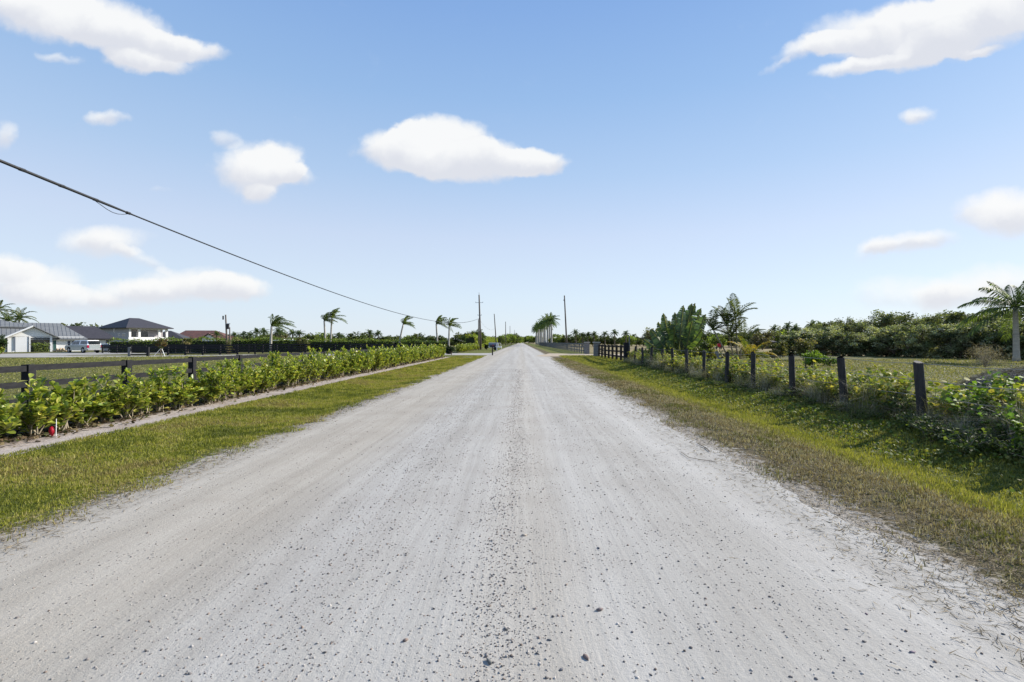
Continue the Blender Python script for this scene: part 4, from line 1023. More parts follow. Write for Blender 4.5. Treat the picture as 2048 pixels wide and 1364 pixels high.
# white shade roof by the windblown palm
for (pa, pb, yy_, lb) in ((545, 568, 680, 'left white flat canopy roof just above the far hedge'), (577, 600, 680.3, 'right white flat canopy roof just above the far hedge')):
    dd = 98; x0_, x1_ = GX(pa, dd), GX(pb, dd); zc = GZ(yy_, dd)
    cn = empty('canopy', (x0_, dd, 0), 0, lb, 'canopy', 'white canopies behind the hedge')
    obj('roof', MB().add([(0, 0, zc - .15), (x1_ - x0_, 0, zc), (x1_ - x0_, 4, zc + .1), (0, 4, zc - .05), (0, 0, zc - .05), (x1_ - x0_, 0, zc + .16), (x1_ - x0_, 4, zc + .24), (0, 4, zc + .09)], [(0, 3, 2, 1), (4, 5, 6, 7), (0, 1, 5, 4), (1, 2, 6, 5), (2, 3, 7, 6), (3, 0, 4, 7)]).mesh('roof', M['trim']), cn)
    for xx in (.1, x1_ - x0_ - .2):
        for yy2 in (.2, 3.7): obj('leg', MB().box((xx, yy2, 0), (xx + .1, yy2 + .1, zc - .16)).mesh('leg', M['grey_metal']), cn)
# dark barn far right
dd = 120; bn = empty('barn', (GX(1528, dd), dd, 0), .1, 'long low dark barn across the dry field on the right', 'barn')
v, f, sm = hip(0, GX(1556, dd) - GX(1528, dd), 0, 6, GZ(683.5, dd), GZ(679, dd), .5, .5); obj('roof', MB().add(v, f).mesh('roof', M['dark_roof']), bn)
obj('wall', MB().box((.3, .4, 0), (v[1][0] - .3, 5.6, GZ(683.5, dd) - .2)).mesh('wall', M['brown_wood']), bn)
dd = 110; rc = empty('red_tractor', (GX(1437, dd), dd, 0), 1.4, 'small red tractor standing in the field behind the leaning palm', 'tractor')
obj('hood', MB().box((-.1, -.45, .9), (1.5, .45, 1.75)).mesh('hood', M['red']), rc, bevel=.1)
obj('cab', MB().box((-1.3, -.6, .9), (-.12, .6, 2.3)).mesh('cab', M['red']), rc, bevel=.08)
rc.scale = (.55, .55, .55)
for (xw_, yw_, rr_) in ((-.8, -.95, .75), (-.8, .75, .75), (1.1, -.8, .45), (1.1, .6, .45)): obj('wheel', MB().tube([(xw_, yw_, rr_), (xw_, yw_ + .25, rr_)], rr_, 14).mesh('wheel', M['tyre']), rc)

# ------------------------------------------------------------------ vehicles
def wheel(root, x, y, r, w=.22):
    t = obj('wheel', MB().tube([(x, y - w / 2, r), (x, y + w / 2, r)], r, 20).mesh('wheel', M['tyre'], False), root)
    s_ = -1 if y < 0 else 1
    obj('rim', MB().tube([(x, y + s_ * w * .45, r), (x, y + s_ * w * .56, r)], [r * .64, r * .55], 14).mesh('rim', M['rim']), t)
def car_body(prof, w, mat, taper=None):
    """side profile (x, z) lofted across the width with pulled-in upper body"""
    b = MB(); n = len(prof); ss_ = (-.5, -.46, .46, .5); vs = []
    for k, s_ in enumerate(ss_):
        for x, z in prof:
            tw_ = taper(z) if taper else 1
            vs.append((x * (1 if abs(s_) < .48 else .992), s_ * w * tw_, z if abs(s_) < .48 or z < .9 else z - .03))
    fs = [tuple(range(n))[::-1], tuple(3 * n + i for i in range(n))]
    for k in range(3):
        for i in range(n): fs.append((k * n + i, k * n + (i + 1) % n, (k + 1) * n + (i + 1) % n, (k + 1) * n + i))
    b.add(vs, fs); return b
pd = 76.0
tk = empty('pickup_truck', (GX(167, pd), pd, g1(GX(167, pd), pd) + .01), R(180 - 22), 'silver pickup truck with a white canopy parked before the white house', 'pickup')
low = [(2.85, .45), (2.9, .8), (2.8, 1.08), (1.45, 1.2), (-2.75, 1.2), (-2.85, .6), (-2.8, .42), (-2.2, .38), (-2.1, .8), (-1.75, .95), (-1.4, .8), (-1.3, .38), (1.35, .36), (1.45, .78), (1.85, .95), (2.25, .78), (2.35, .38)]
tp = lambda z: 1.0 if z < 1.15 else 1.0 - (z - 1.15) * .28
obj('body', car_body(low, 1.95, M['silver'], tp).mesh('body', M['silver']), tk)
obj('cab', car_body([(1.5, 1.201), (.75, 1.85), (-.75, 1.9), (-.8, 1.201)], 1.9, M['car_white'], tp).mesh('cab', M['car_white']), tk)
obj('canopy', car_body([(-.82, 1.201), (-.82, 1.92), (-2.45, 1.9), (-2.8, 1.201)], 1.9, M['car_white'], tp).mesh('canopy', M['car_white']), tk)
for s_ in (-1, 1):
    def sw(pts, nm, mt='glass'):
        vs = [(x, s_ * (.955 * tp(z) - .0), z) for x, z in pts] + [(x, s_ * (.955 * tp(z) + .02), z) for x, z in pts]; n_ = len(pts)
        obj(nm, MB().add(vs, [tuple(range(n_)), tuple(range(2 * n_ - 1, n_ - 1, -1))] + [(i_, (i_ + 1) % n_, (i_ + 1) % n_ + n_, i_ + n_) for i_ in range(n_)]).mesh(nm, M[mt]), tk)
    sw([(1.2, 1.25), (.72, 1.74), (.28, 1.76), (.28, 1.25)], 'window'); sw([(.15, 1.25), (.15, 1.76), (-.6, 1.78), (-.6, 1.25)], 'window'); sw([(-1.0, 1.3), (-1.0, 1.8), (-2.35, 1.78), (-2.6, 1.3)], 'window')
    obj('tail_light', MB().box((-2.9, s_ * .86 - .1, .78), (-2.7, s_ * .86 + .125, 1.15)).mesh('tail_light', M['tail']), tk)
    for xx in (1.85, -1.75): wheel(tk, xx, s_ * .88, .4)
obj('tailgate', MB().box((-2.9, -.74, .62), (-2.84, .74, 1.17)).mesh('tailgate', M['silver']), tk)
obj('bumper', MB().box((-3.02, -.95, .42), (-2.87, .95, .62)).mesh('bumper', M['grey_metal']), tk)
obj('rear_window', MB().box((-2.82, -.7, 1.27), (-2.5, .7, 1.8)).mesh('rear_window', M['glass']), tk)
pd = 81.0
cr = empty('car', (GX(217, pd), pd, g1(GX(217, pd), pd) + .01), R(180 - 10), 'low white car parked right of the pickup truck', 'car')
low = [(2.2, .35), (2.25, .65), (1.3, .88), (.6, 1.28), (-.6, 1.36), (-1.6, 1.05), (-2.15, .95), (-2.2, .45), (-1.75, .3), (-1.65, .6), (-1.35, .7), (-1.05, .6), (-.95, .3), (1.0, .3), (1.1, .6), (1.4, .7), (1.7, .6), (1.8, .3)]
tp2 = lambda z: 1.0 if z < .85 else 1.0 - (z - .85) * .45
obj('body', car_body(low, 1.8, M['car_white'], tp2).mesh('body', M['car_white']), cr)
for s_ in (-1, 1):
    vs = [(x, s_ * .9 * tp2(z) + s_ * q_, z) for q_ in (-.02, .015) for x, z in ((1.05, .95), (.5, 1.2), (-.55, 1.27), (-1.3, 1.05), (-1.3, .95))]
    obj('window', MB().add(vs, [(0, 1, 2, 3, 4), (9, 8, 7, 6, 5), (0, 5, 6, 1), (1, 6, 7, 2), (2, 7, 8, 3), (3, 8, 9, 4), (4, 9, 5, 0)]).mesh('window', M['glass']), cr)
    obj('tail_light', MB().box((-2.22, s_ * .7 - .15, .75), (-2.1, s_ * .7 + .15, .88)).mesh('tail_light', M['tail']), cr)
    for xx in (1.4, -1.35): wheel(cr, xx, s_ * .82, .32)

# ------------------------------------------------------------------ palms
WB = [(.075, .11, .035), (.11, .145, .04), (.16, .18, .055), (.05, .075, .025)]
wind = (.5, -.05, -.02)
def wpalm(px, d, H, seed, label, lean=(0, 0), L=2.6, nf=14, group='windblown palms in the left paddock'):
    x = GX(px, d)
    return palm('windblown_palm', (x, d, g1(x, d)), label, H, .17, nf, L, seed, 'palm_trunk', WB, lean, wind, 18, .75, .12, .38, .1, 1.75, group=group, vee=.1, sag=.5, swept=1.9)
wpalm(541, 72, 3.9, 11, 'nearest windblown palm with a pale trunk behind the left fence', (.15, 0), 3.0, 13)
wpalm(651, 92, 5.6, 12, 'left of the close pair of windblown palms, lower and thinner', (-.25, 0), 2.3, 9)
wpalm(661, 92, 6.1, 13, 'right and taller of the close pair of windblown palms', (.25, 0), 2.8, 11)
wpalm(797, 95, 5.0, 14, 'lone windblown palm leaning to the right behind the hedge', (.9, 0), 2.7, 12)
wpalm(875, 98, 5.2, 15, 'left windblown palm of the two beside the tall pole', (-.25, 0), 2.8, 12)
wpalm(897.5, 98, 4.8, 16, 'right windblown palm of the two beside the tall pole', (.1, 0), 2.6, 11)
# royal palms along the right side of the road
rp = palm('royal_palm', (0, -600, 0), 'x', 7.9, .33, 17, 3.9, 30, 'palm_trunk', [(.05, .08, .03), (.075, .115, .035), (.11, .15, .045)], (0, 0), (.1, 0, 0), 15, .8, .22, .28, -.55, 1.4, True, 1.7, 'row of royal palms', .1, .55)
y = 172.0
for k in range(16):
    lb = 'nearest and tallest looking royal palm of the roadside row' if k == 0 else ('%s royal palm in the row, counted away from the camera' % ORD[k] if k < 8 else 'royal palm far down the packed roadside row')
    copy_tree(rp, (10.6 + rng.normal(0, .25), y, 0), rng.uniform(0, 6.28), .99 + k * .012 + rng.normal(0, .035), lb); y += 10 + k * .35
for ch in list(rp.children): bpy.data.objects.remove(ch)
bpy.data.objects.remove(rp)
# coconut palms behind the white house
for px, d, H, s_, lb in ((36, 104, 6.7, 40, 'bushy palm rising behind the metal roof of the white house'), (-8, 98, 7.9, 41, 'taller palm cut off by the left edge behind the white house'), (12, 112, 6.5, 42, 'yellowish palm between the two palms behind the white house')):
    palm('coconut_palm', (GX(px, d), d, 0), lb, H, .2, 18, 3.6, s_, 'palm_trunk', [(.05, .08, .025), (.08, .11, .02), (.16, .15, .03), (.035, .06, .03)], (.3, 0), (.12, 0, 0), 16, .7, .16, .35, -.6, 1.3, group='palms behind the white house', sag=.5)
# big palm at the right edge
palm('queen_palm', (GX(2033, 40), 40, 0), 'tall feather palm with a grey trunk at the right edge of the picture', 4.45, .2, 19, 4.0, 51, 'palm_trunk',
     [(.07, .10, .04), (.10, .145, .045), (.14, .19, .05), (.05, .075, .035)], (-.1, 0), (-.03, 0, 0), 40, .9, .10, .27, -.35, 1.3, sag=.6, vee=.15)
# multi-stemmed arching palm in front of the field
ap = empty('areca_palm', (GX(1478, 37), 37, 0), 0, 'clump palm with several leaning ringed stems and arching fronds', 'palm tree')
r = np.random.default_rng(61)
for k, (lx_, H_, wx) in enumerate(((-2.4, 2.5, -.2), (-1.1, 2.9, .0), (-.2, 3.4, .05), (.4, 1.6, .1), (-.6, 2.0, -.15))):
    pts = [(.15 * k - .4, .1 * k, -.05), (lx_ * .35 + .1 * k - .3, 0, H_ * .45), (lx_ * .75 - .1, 0, H_)]
    obj('stem', MB().tube(pts, [.07, .055, .045], 8).mesh('stem', M['stem'], True), ap)
    for j in range(8):
        me, _ = frond_mesh('frond', 1.95 * r.uniform(.75, 1.1), j * 1.05 + k, 1.35 - .15 * j, .5, [(.05, .07, .03), (.075, .095, .035), (.11, .12, .05)], M['leaf'], (.1 + wx, 0, 0), 26, .6, .07, r, pts[-1], .4, .35)
        obj('frond', me, ap)
# yellow-fronded young palm beside it
yp = empty('yellow_palm', (GX(1500, 34), 34, 0), 0, 'young palm with orange yellow fronds drooping right of the clump palm', 'palm tree')
for j in range(15):
    cols = [(.30, .22, .03), (.36, .25, .05), (.20, .18, .04)] if j % 2 else [(.12, .15, .035), (.18, .17, .04)]
    me, _ = frond_mesh('frond', 1.9 * r.uniform(.8, 1.1), j * 2.4, r.uniform(.5, 1.35), .8, cols, M['leaf'], (.15, 0, 0), 24, .5, .06, r, (0, 0, .35), .3, .5); obj('frond', me, yp)
obj('trunk', MB().tube([(0, 0, -.05), (0, 0, .5)], [.13, .09], 8).mesh('trunk', M['stem']), yp)
# traveller's-palm like fan with torn paddle leaves
def paddle_leaf(L, Wd, yaw, pitch, pet, cols, r, g=.12, fold=.25):
    t = np.array([math.cos(yaw) * math.cos(pitch), math.sin(yaw) * math.cos(pitch), math.sin(pitch)]); p = np.zeros(3); pts = []; ds = []
    K = 26; tot = pet + L
    for i in range(K + 1):
        pts.append(p.copy()); ds.append(t.copy()); st_ = tot / K; t = t + np.array([0, 0, -g * (i / K)]) * st_; t /= np.linalg.norm(t); p = p + t * st_
    pts = np.array(pts); ds = np.array(ds); parts = []
    sid = np.cross(ds, [.3, -.95, .1]); sid /= np.linalg.norm(sid, axis=1)[:, None] + 1e-9; nrm = np.cross(sid, ds)
    q = np.linspace(0, 1, K + 1); b0_ = pet / tot
    wq = Wd * np.sin(np.clip((q - b0_) / (1 - b0_), 0, 1) ** .8 * np.pi) ** .55
    for s_ in (-1, 1):
        for i in range(int(b0_ * K), K):
            tear = r.random() < .45; gap = .35 if tear else .03
            a, b = pts[i], pts[i + 1]; w0, w1 = wq[i] * r.uniform(.9, 1.03), wq[i + 1] * r.uniform(.88, 1.02)
            dp = -fold * r.uniform(.3, 1.8) * (2.2 if tear and r.random() < .4 else 1)
            ox = (b - a) * gap * r.random()
            v = np.array([a, b, b - ox + sid[i + 1] * s_ * w1 + nrm[i + 1] * dp * w1 + ds[i] * .1 * w1, a + sid[i] * s_ * w0 + nrm[i] * dp * w0 + ds[i] * .1 * w0])
            parts.append((v, np.array([[0, 1, 2, 3]]), np.repeat(pal(cols, 1, r, .15), 4, 0)))
    wr = .035
    for sd_ in (sid, nrm):
        v = np.concatenate([pts - sd_ * wr, pts + sd_ * wr]); parts.append((v, np.array([(i, i + 1, K + 2 + i, K + 1 + i) for i in range(K)]), np.tile(np.array([.16, .17, .08]), (len(v), 1))))
    v, f, c = join(parts); return np_mesh('leaf', v, f, M['gloss_leaf'], c)
tp_ = empty('travellers_palm', (GX(1358, 34), 34, 0), 0, 'big clump of torn paddle shaped leaves leaning right beside the wire fence', 'plant')
tp_.scale = (1.38, 1.38, 1.42); r = np.random.default_rng(71); TC = [(.05, .085, .05), (.07, .115, .055), (.09, .14, .045), (.13, .18, .06)]
for k, (L_, a_, pt) in enumerate(((1.7, .25, 1.25), (1.9, .15, 1.32), (1.6, .3, 1.1), (1.5, 2.8, 1.35), (1.4, 2.6, 1.15), (1.3, 3.0, .95), (1.2, 2.9, .7), (1.2, .5, .9), (1.1, .2, .6), (1.4, 1.6, 1.2), (1.2, 4.4, 1.1), (1.0, 4.0, .7), (1.1, 5.2, .8), (1.2, 5.8, 1.0), (1.0, 3.5, .8), (1.5, .0, 1.2), (1.7, .6, 1.4), (1.8, .1, 1.38), (1.5, .35, 1.28), (1.3, 2.9, 1.28), (1.2, 2.7, 1.0), (1.5, 3.3, 1.42), (1.0, 1.0, .9), (1.3, 5.0, 1.25))):
    obj('leaf', paddle_leaf(L_, .30, a_ + r.normal(0, .12), pt, 1.35 * L_ / 1.9 * r.uniform(.9, 1.1), TC, r), tp_, (r.normal(0, .22), r.normal(0, .22), 0))
bp = empty('banana_plant', (GX(1338, 35), 35, 0), 0, 'lower yellowing clump of broad leaves left of the torn paddle leaves', 'plant')
for k in range(16):
    cols = [(.16, .17, .035), (.22, .20, .05), (.11, .14, .03)] if k % 3 == 0 else [(.06, .10, .03), (.09, .13, .035)]
    obj('leaf', paddle_leaf(.95, .2, k * 2.4, r.uniform(.6, 1.35), .8 * r.uniform(.7, 1.4), cols, r, .5), bp, (r.normal(0, .35), r.normal(0, .3), 0))
b3 = empty('banana_plant', (GX(1302, 38), 38, 0), 0, 'small pale spiky leaved clump behind the first far fence posts', 'plant')
for k in range(12): obj('leaf', paddle_leaf(.7, .13, k * 2.4, r.uniform(.5, 1.3), .5, [(.12, .16, .08), (.08, .12, .05)], r, .5), b3, (r.normal(0, .3), r.normal(0, .3), 0))

# ------------------------------------------------------------------ seagrape-like row on the right and nearer bushes
SG = [(.12, .145, .07), (.17, .19, .095), (.24, .255, .15), (.07, .09, .045), (.36, .37, .25)]
RL = (np.array([[0, 0, 0], [.42, .3, .05], [.45, .75, .04], [0, 1, 0], [-.45, .75, .04], [-.42, .3, .05]]), np.array([[0, 1, 2, 3], [0, 3, 4, 5]]))
sgp = [tree('seagrape_tree', (0, -700, 0), 'x', 4.3, 2.3, 1.9, .02, 95, 85, .14, 300 + k, SG, .07, group='seagrape trees in a row across the meadow', nstem=3, leafbase=RL, clr=.22, open_=.3, full=True) for k in range(5)]
def top_of(rt): return max(max(v_.co.z for v_ in ch.data.vertices) for ch in rt.children if ch.name.startswith('crown'))
SGT = [np.sort([v_.co.z for v_ in p_.children[0].data.vertices])[-200] for p_ in sgp]
for k in range(19):
    t = k / 18; px = 1585 + t * 500; d = 62 - 17 * t + rng.normal(0, .8)
    top = [652, 655, 645, 650, 652, 660, 655, 637, 636, 641, 646, 639, 640, 636, 631, 637, 634, 630, 628][k] + 1
    Hh = GZ(top, d)
    lb = ('%s seagrape tree of the meadow row, counted from its left end' % ORD[k])
    copy_tree(sgp[(k * 3) % 5], (GX(px, d), d, g1(GX(px, d), d)), rng.uniform(0, 6.28), (rng.uniform(.8, 1.2), 1.0, GZ(top + 6 + rng.uniform(-5, 9), d) / SGT[(k * 3) % 5]), lb)
dmp = [tree('domed_tree', (0, -700, 0), 'x', 5.6, 2.6, 2.4, 2.4, 52, 80, .17, 330 + k, SG[:2] + [(.10, .12, .05), (.09, .10, .05)], .12, 'tree', 'domed trees behind the seagrape row', nstem=1, clr=.33, open_=.4) for k in range(3)]
for k, (px, ty, w_) in enumerate(((1640, 652, .8), (1668, 655, .7), (1690, 646, .9), (1712, 650, .8), (1762, 633, 1.2), (1806, 636, 1.3), (1846, 641, .9), (1872, 638, 1.0), (1900, 633, 1.1), (1940, 630, 1.4), (1990, 627, 1.5), (2040, 626, 1.5))):
    d = 68 + (k % 3) * 2.5; zt = GZ(ty - 9, d)
    copy_tree(dmp[k % 3], (GX(px, d), d, 0), rng.uniform(0, 6.28), (w_, w_, zt / 5.4), '%s domed tree top behind the seagrape row, counted from the left' % ORD[k])
def kill(l):
    for p in l:
        for ch in list(p.children): bpy.data.objects.remove(ch)
        bpy.data.objects.remove(p)
kill(sgp); kill(dmp)
# mid-distance bushes (px, d, top y, half width px, label, palette)
OL = [(.10, .11, .04), (.14, .14, .05), (.07, .08, .03), (.20, .17, .09)]
BG = [(.13, .22, .035), (.19, .28, .045), (.10, .16, .03)]
MIX = [(.05, .07, .025), (.09, .12, .035), (.13, .15, .045), (.18, .17, .05)]
for k, (px, d, ty, hw, lb, cl, ls, nc) in enumerate((
        (1555, 42, 676, 24, 'open olive bush just left of the seagrape row', OL, .12, 26), (1610, 45, 668, 26, 'olive tree with bare twigs at the left end of the row', OL, .13, 34),
        (1412, 32, 684, 30, 'rounded leafy bush between the paddle leaves and the clump palm', MIX, .12, 34), (1392, 30, 690, 22, 'dark bush behind the leaning fence board', MIX, .11, 26),
        (1625, 31, 700, 30, 'bright green feathery shrub at the meadow edge', BG, .10, 30), (1660, 33, 712, 30, 'low bright green weeds beside the feathery shrub', BG, .08, 20),
        (1310, 42, 690, 26, 'sprawling pale leaved bush hanging on the fence by the strainer post', [(.12, .15, .06), (.20, .22, .12), (.07, .10, .03)], .11, 34),
        (1275, 39.3, 694, 18, 'pale leaved bush right behind the tall black strainer post', [(.12, .15, .06), (.20, .22, .12), (.07, .10, .03)], .10, 30),
        (1470, 50, 700, 46, 'olive scrub behind the clump palm', OL, .13, 26), (1540, 52, 702, 34, 'low olive scrub behind the yellow palm', OL, .13, 22),
        (1350, 33, 700, 60, 'dark low scrub at the foot of the paddle leaved clump', MIX, .12, 44))):
    H_ = GZ(ty, d); w_ = hw / F * d
    tree('shrub', (GX(px, d), d, g1(GX(px, d), d)), lb, H_, w_, w_ * .8, .05, nc, 60, ls, 400 + k, cl, .035, 'shrub', nstem=3, clr=.32, open_=.15)

# ------------------------------------------------------------------ left: hedges, young trees, shrubs
def hedge(name, p0, p1, w, H, label, cols, seed, lsize=.16, dens=38):
    r = np.random.default_rng(seed); p0 = np.array(p0, float); p1 = np.array(p1, float); L = np.linalg.norm(p1 - p0); ang = math.atan2(*(p1 - p0)[::-1])
    root = empty(name, (p0[0], p0[1], g1(*p0)), ang, label, 'hedge')
    n = int(L * (H * 2 + w) * dens)
    x = r.uniform(0, L, n); face = r.random(n)
    hv = H * (1 + .06 * np.sin(x * .9 + seed) + .05 * np.sin(x * 2.3))
    top = face < .3
    yy_ = np.where(top, r.uniform(-w / 2, w / 2, n), np.where(face < .75, -w / 2, w / 2) + r.normal(0, .1, n))
    zz = np.where(top, hv + r.normal(0, .1, n), r.uniform(.02, 1, n) * hv)
    v, f, c = scat(*LEAF4, np.stack([x, yy_, zz], -1), rots(r.uniform(0, 6.28, n), r.uniform(-.5, 1.2, n), r.uniform(-1, 1, n)), lsize * r.uniform(.7, 1.5, n), pal(cols, n, r, .3))
    obj('foliage', np_mesh('foliage', v, f, M['leaf'], c), root, kind='stuff')
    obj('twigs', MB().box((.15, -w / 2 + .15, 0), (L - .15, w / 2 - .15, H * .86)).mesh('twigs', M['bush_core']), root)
    return root
HG = [(.12, .17, .035), (.16, .21, .045), (.21, .25, .06), (.08, .11, .03)]
HY = [(.20, .26, .045), (.26, .31, .06), (.15, .20, .04), (.32, .32, .08)]
hedge('hedge', xf(222, 77), xf(330, 79), 1.5, 1.95, 'light green hedge in front of the two storey house', HG, 1)
hedge('hedge', xf(330, 80), xf(466, 80), 1.6, 2.15, 'clipped green hedge in front of the red roofed house', HG, 2)
hedge('hedge', xf(466, 79), xf(612, 80), 1.6, 2.05, 'green hedge between the transformer pole and the white canopies', HG, 3)
hedge('hedge', xf(612, 86), xf(790, 84), 1.8, 1.9, 'long green hedge behind the pair of windblown palms', HG, 4)
hedge('hedge', xf(790, 84), xf(890, 88), 1.8, 1.7, 'darker green hedge behind the leaning windblown palm', [(.05, .08, .02), (.08, .12, .03), (.11, .15, .035)], 5)
hedge('hedge', (-12.6, 124), (-12.6, 240), 2.4, 3.0, 'tall yellow green areca hedge behind the left utility poles', HY, 6, .35, 16)
hedge('hedge', xf(62.5, 78.5), xf(97, 80.5), 1.0, 1.15, 'clipped shrub hedge under the porch windows of the white house', HG, 7, .14, 60)
for k, (px, d, ty, hw, lb, cl, ls, nc) in enumerate((
        (899, 62, 690, 11, 'dark round shrub at the corner of the driveway and hedge', [(.02, .035, .02), (.03, .05, .02), (.045, .06, .03)], .12, 40),
        (973.5, 98, 687, 4, 'small dark shrub beside the tarpaulin trailer', [(.02, .03, .02), (.035, .05, .02)], .15, 16),
        (605, 70, 668, 14, 'olive green bush tree breaking the far board fence', OL, .16, 36),
        (4, 70, 664, 9, 'dark bush at the left picture edge before the white house', [(.03, .05, .02), (.05, .08, .02)], .16, 30),
        (1, 66, 693, 8, 'bright green low shrub at the left picture edge', HY, .12, 20),
        (375, 76, 672, 14, 'loose green bush rising from the hedge near the red roofed house', OL, .16, 24))):
    H_ = GZ(ty, d); w_ = hw / F * d
    tree('shrub', (GX(px, d), d, g1(GX(px, d), d)), lb, H_, w_, w_, .1, nc, 50, ls, 500 + k, cl, .06, 'shrub', nstem=2, clr=.3, open_=.2)
d = 54; yt = tree('young_tree', (GX(323, d), d, g1(GX(323, d), d)), 'staked young tree with a reddish olive crown beside the pale driveway', GZ(674, d), .8, .7, .75, 26, 45, .10, 520, [(.11, .12, .05), (.14, .135, .06), (.08, .09, .035), (.17, .11, .05)], .045, clr=.28, open_=.1)
for a, b in ((-.75, .1), (.35, -.1)): obj('stake', MB().beam((a * 1.3, b, .0), (a * .15, 0, .85), .035, .035).mesh('stake', M['trim']), yt)
# weeds and vines around the stub pole
tree('shrub', (GX(457, 64.2), 64.2, 0), 'dry vine covered scrub around the foot of the transformer pole', 2.1, .35, .3, .05, 18, 40, .09, 530, [(.20, .17, .08), (.14, .13, .05), (.10, .11, .04)], .03, 'shrub', nstem=3, clr=.5, open_=.1)
# rubble heap by the house wall
rb = empty('rubble_heap', (GX(121, 80), 80, 0), 0, 'small heap of cream coloured blocks by the white wall', 'rubble')
for k in range(7):
    obj('block', np_mesh('block', jit(80 + k) * .34, ICF, M['cream']), rb, ((k - 3) * .32, math.sin(k) * .2, .2 + .15 * (k % 2)), (k, k * .5, k * 2))

# ------------------------------------------------------------------ distant trees, one object each
FAR = [(.07, .09, .032), (.10, .125, .04), (.14, .16, .05), (.05, .07, .028)]
FARB = [(.14, .13, .075), (.18, .165, .095), (.11, .115, .055)]
FARL = [(.15, .20, .04), (.20, .245, .05), (.11, .15, .04)]
fp = [tree('broadleaf_tree', (0, -800, 0), 'x', 8, 5.2, 4.5, .4, 34, 60, .55, 600 + k, c_, .25, clr=.30, open_=.35) for k, c_ in enumerate((FAR, FAR, FARB, FARL, FAR))]
pp = [palm('cabbage_palm', (0, -800, 0), 'x', 8.0, .25, 16, 2.6, 640 + k, 'palm_dark', [(.05, .075, .03), (.08, .11, .04)], (.2 * k, 0), (0, 0, 0), 9, .9, .28, .5, -.6, 1.4, True, 0, None, .1, .4) for k in range(2)]
LMK = [(0, 'left edge'), (452, 'transformer pole'), (541, 'nearest windblown palm'), (656, 'palm pair'), (800, 'leaning palm'), (886, 'twin palms'), (960, 'tallest pole'), (1010, 'third pole'),
       (1070, 'royal palms'), (1134, 'right pole'), (1183, 'gate pillars'), (1256, 'strainer post'), (1370, 'paddle leaves'), (1465, 'clump palm'), (1574, 'third wire post'), (1678, 'second wire post'), (1847, 'first wire post')]
def between(px):
    for (a, la), (b, lb_) in zip(LMK[:-1], LMK[1:]):
        if a <= px < b: return ' between %s and %s' % (la, lb_)
    return ' beyond the first wire fence post'
def far(px, d, ty, k, label, group, wide=1.0):
    if label.endswith('~'): label = label[:-1] + between(px)
    H_ = GZ(ty, d); s_ = H_ / 8.4
    copy_tree(fp[k], (GX(px, d), d, 0), rng.uniform(0, 6.28), (s_ * wide, s_ * wide, s_), label, group)
def farp(px, d, ty, k, label, group):
    if label.endswith('~'): label = label[:-1] + between(px)
    H_ = GZ(ty, d); s_ = H_ / 9.6; w_ = max(s_, .75)
    copy_tree(pp[k], (GX(px, d), d, 0), rng.uniform(0, 6.28), (w_, w_, s_), label, group)
KN = ['dark round tree', 'dense green tree', 'brownish thin tree', 'light green tree', 'dark spreading tree']
# left tree line
gl = 'trees in the distant tree line left of the road'
px = 470.0; k = 0
while px < 960:
    d = 135 + rng.uniform(0, 50); base_t = 668 if px < 620 else (667 if px < 800 else 669)
    kk = int(rng.choice([0, 1, 2, 3, 4, 0, 1])); far(px, d, base_t + rng.normal(0, 4), kk, KN[kk] + ' of the distant line~', gl, 1.15); px += rng.uniform(8, 13)
for px, ty in ((470, 664), (487, 663), (500, 664), (514, 656), (528, 656), (556, 655), (562, 659), (585, 659), (598, 660), (435, 662), (676, 665), (684, 668), (739, 659), (757, 661), (930, 668), (945, 669)):
    farp(px, 125 + rng.uniform(0, 25), ty, int(rng.integers(2)), 'feathery far palm crown~', 'palms in the distant left tree line')
for px, ty, d, w_ in ((712, 661, 130, 1.5), (835, 663, 130, 1.3), (955, 657, 135, 1.0), (940, 660, 138, .9), (145, 640, 135, 1.1), (193, 646, 150, .9), (125, 648, 150, .8)):
    far(px, d, ty, 4 if w_ > 1 else 1, {712: 'large dark crowned tree above the middle of the left tree line', 835: 'dome shaped dark tree left of the two windblown palms', 955: 'open crowned tree right behind the tallest left pole',
        940: 'uneven tree just left of the tallest pole', 145: 'round topped tree rising behind the charcoal roof', 193: 'thin tree top left of the two storey house', 125: 'low tree top above the end of the metal roof'}[px], None, w_)
# around the end of the road
ge = 'trees closing the far end of the road'
for px, ty, d in ((1005, 668, 300), (1016, 664, 310), (1024, 662, 330), (1032, 668, 380), (1040, 671, 520), (1050, 669, 560), (1058, 668, 560), (1066, 670, 540), (1074, 671, 520), (970, 672, 260), (985, 671, 280), (1082, 672, 500), (998, 672, 270), (1046, 673, 600), (1062, 673, 620)):
    kk = int(rng.choice([0, 1, 3])); far(px, d, ty, kk, KN[kk] + ' at the far end of the road~', ge, 1.3)
# right tree line behind the dry field
gr_ = 'trees beyond the dry field right of the road'
px = 1105.0
while px < 1750:
    d = 190 - (px - 1105) * .11 + rng.uniform(-10, 25); bt = 667 if px < 1300 else (662 if px < 1560 else 656)
    kk = int(rng.choice([0, 1, 2, 4, 0, 4, 3])); far(px, d, bt + rng.normal(0, 4), kk, KN[kk] + ' beyond the dry field~', gr_, 1.15); px += rng.uniform(9, 15)
for px in range(1110, 1640, 17):                     # darker second rank closes the gaps under the crowns
    far(px + rng.normal(0, 3), 215, 671, 0, 'dark far tree of the second rank~', 'second rank of trees beyond the dry field', 1.4)
for px, ty in ((1152, 658), (1176, 664), (1188, 663), (1210, 662), (1229, 659), (1252, 661), (1165, 665), (1576, 644), (1590, 648), (1624, 641), (1640, 643), (1548, 650), (1512, 656), (1700, 646)):
    farp(px, 118 + rng.uniform(0, 25) if px > 1500 else 165, ty, int(rng.integers(2)), 'small palm crown above the far line~', 'palms in the right tree line')
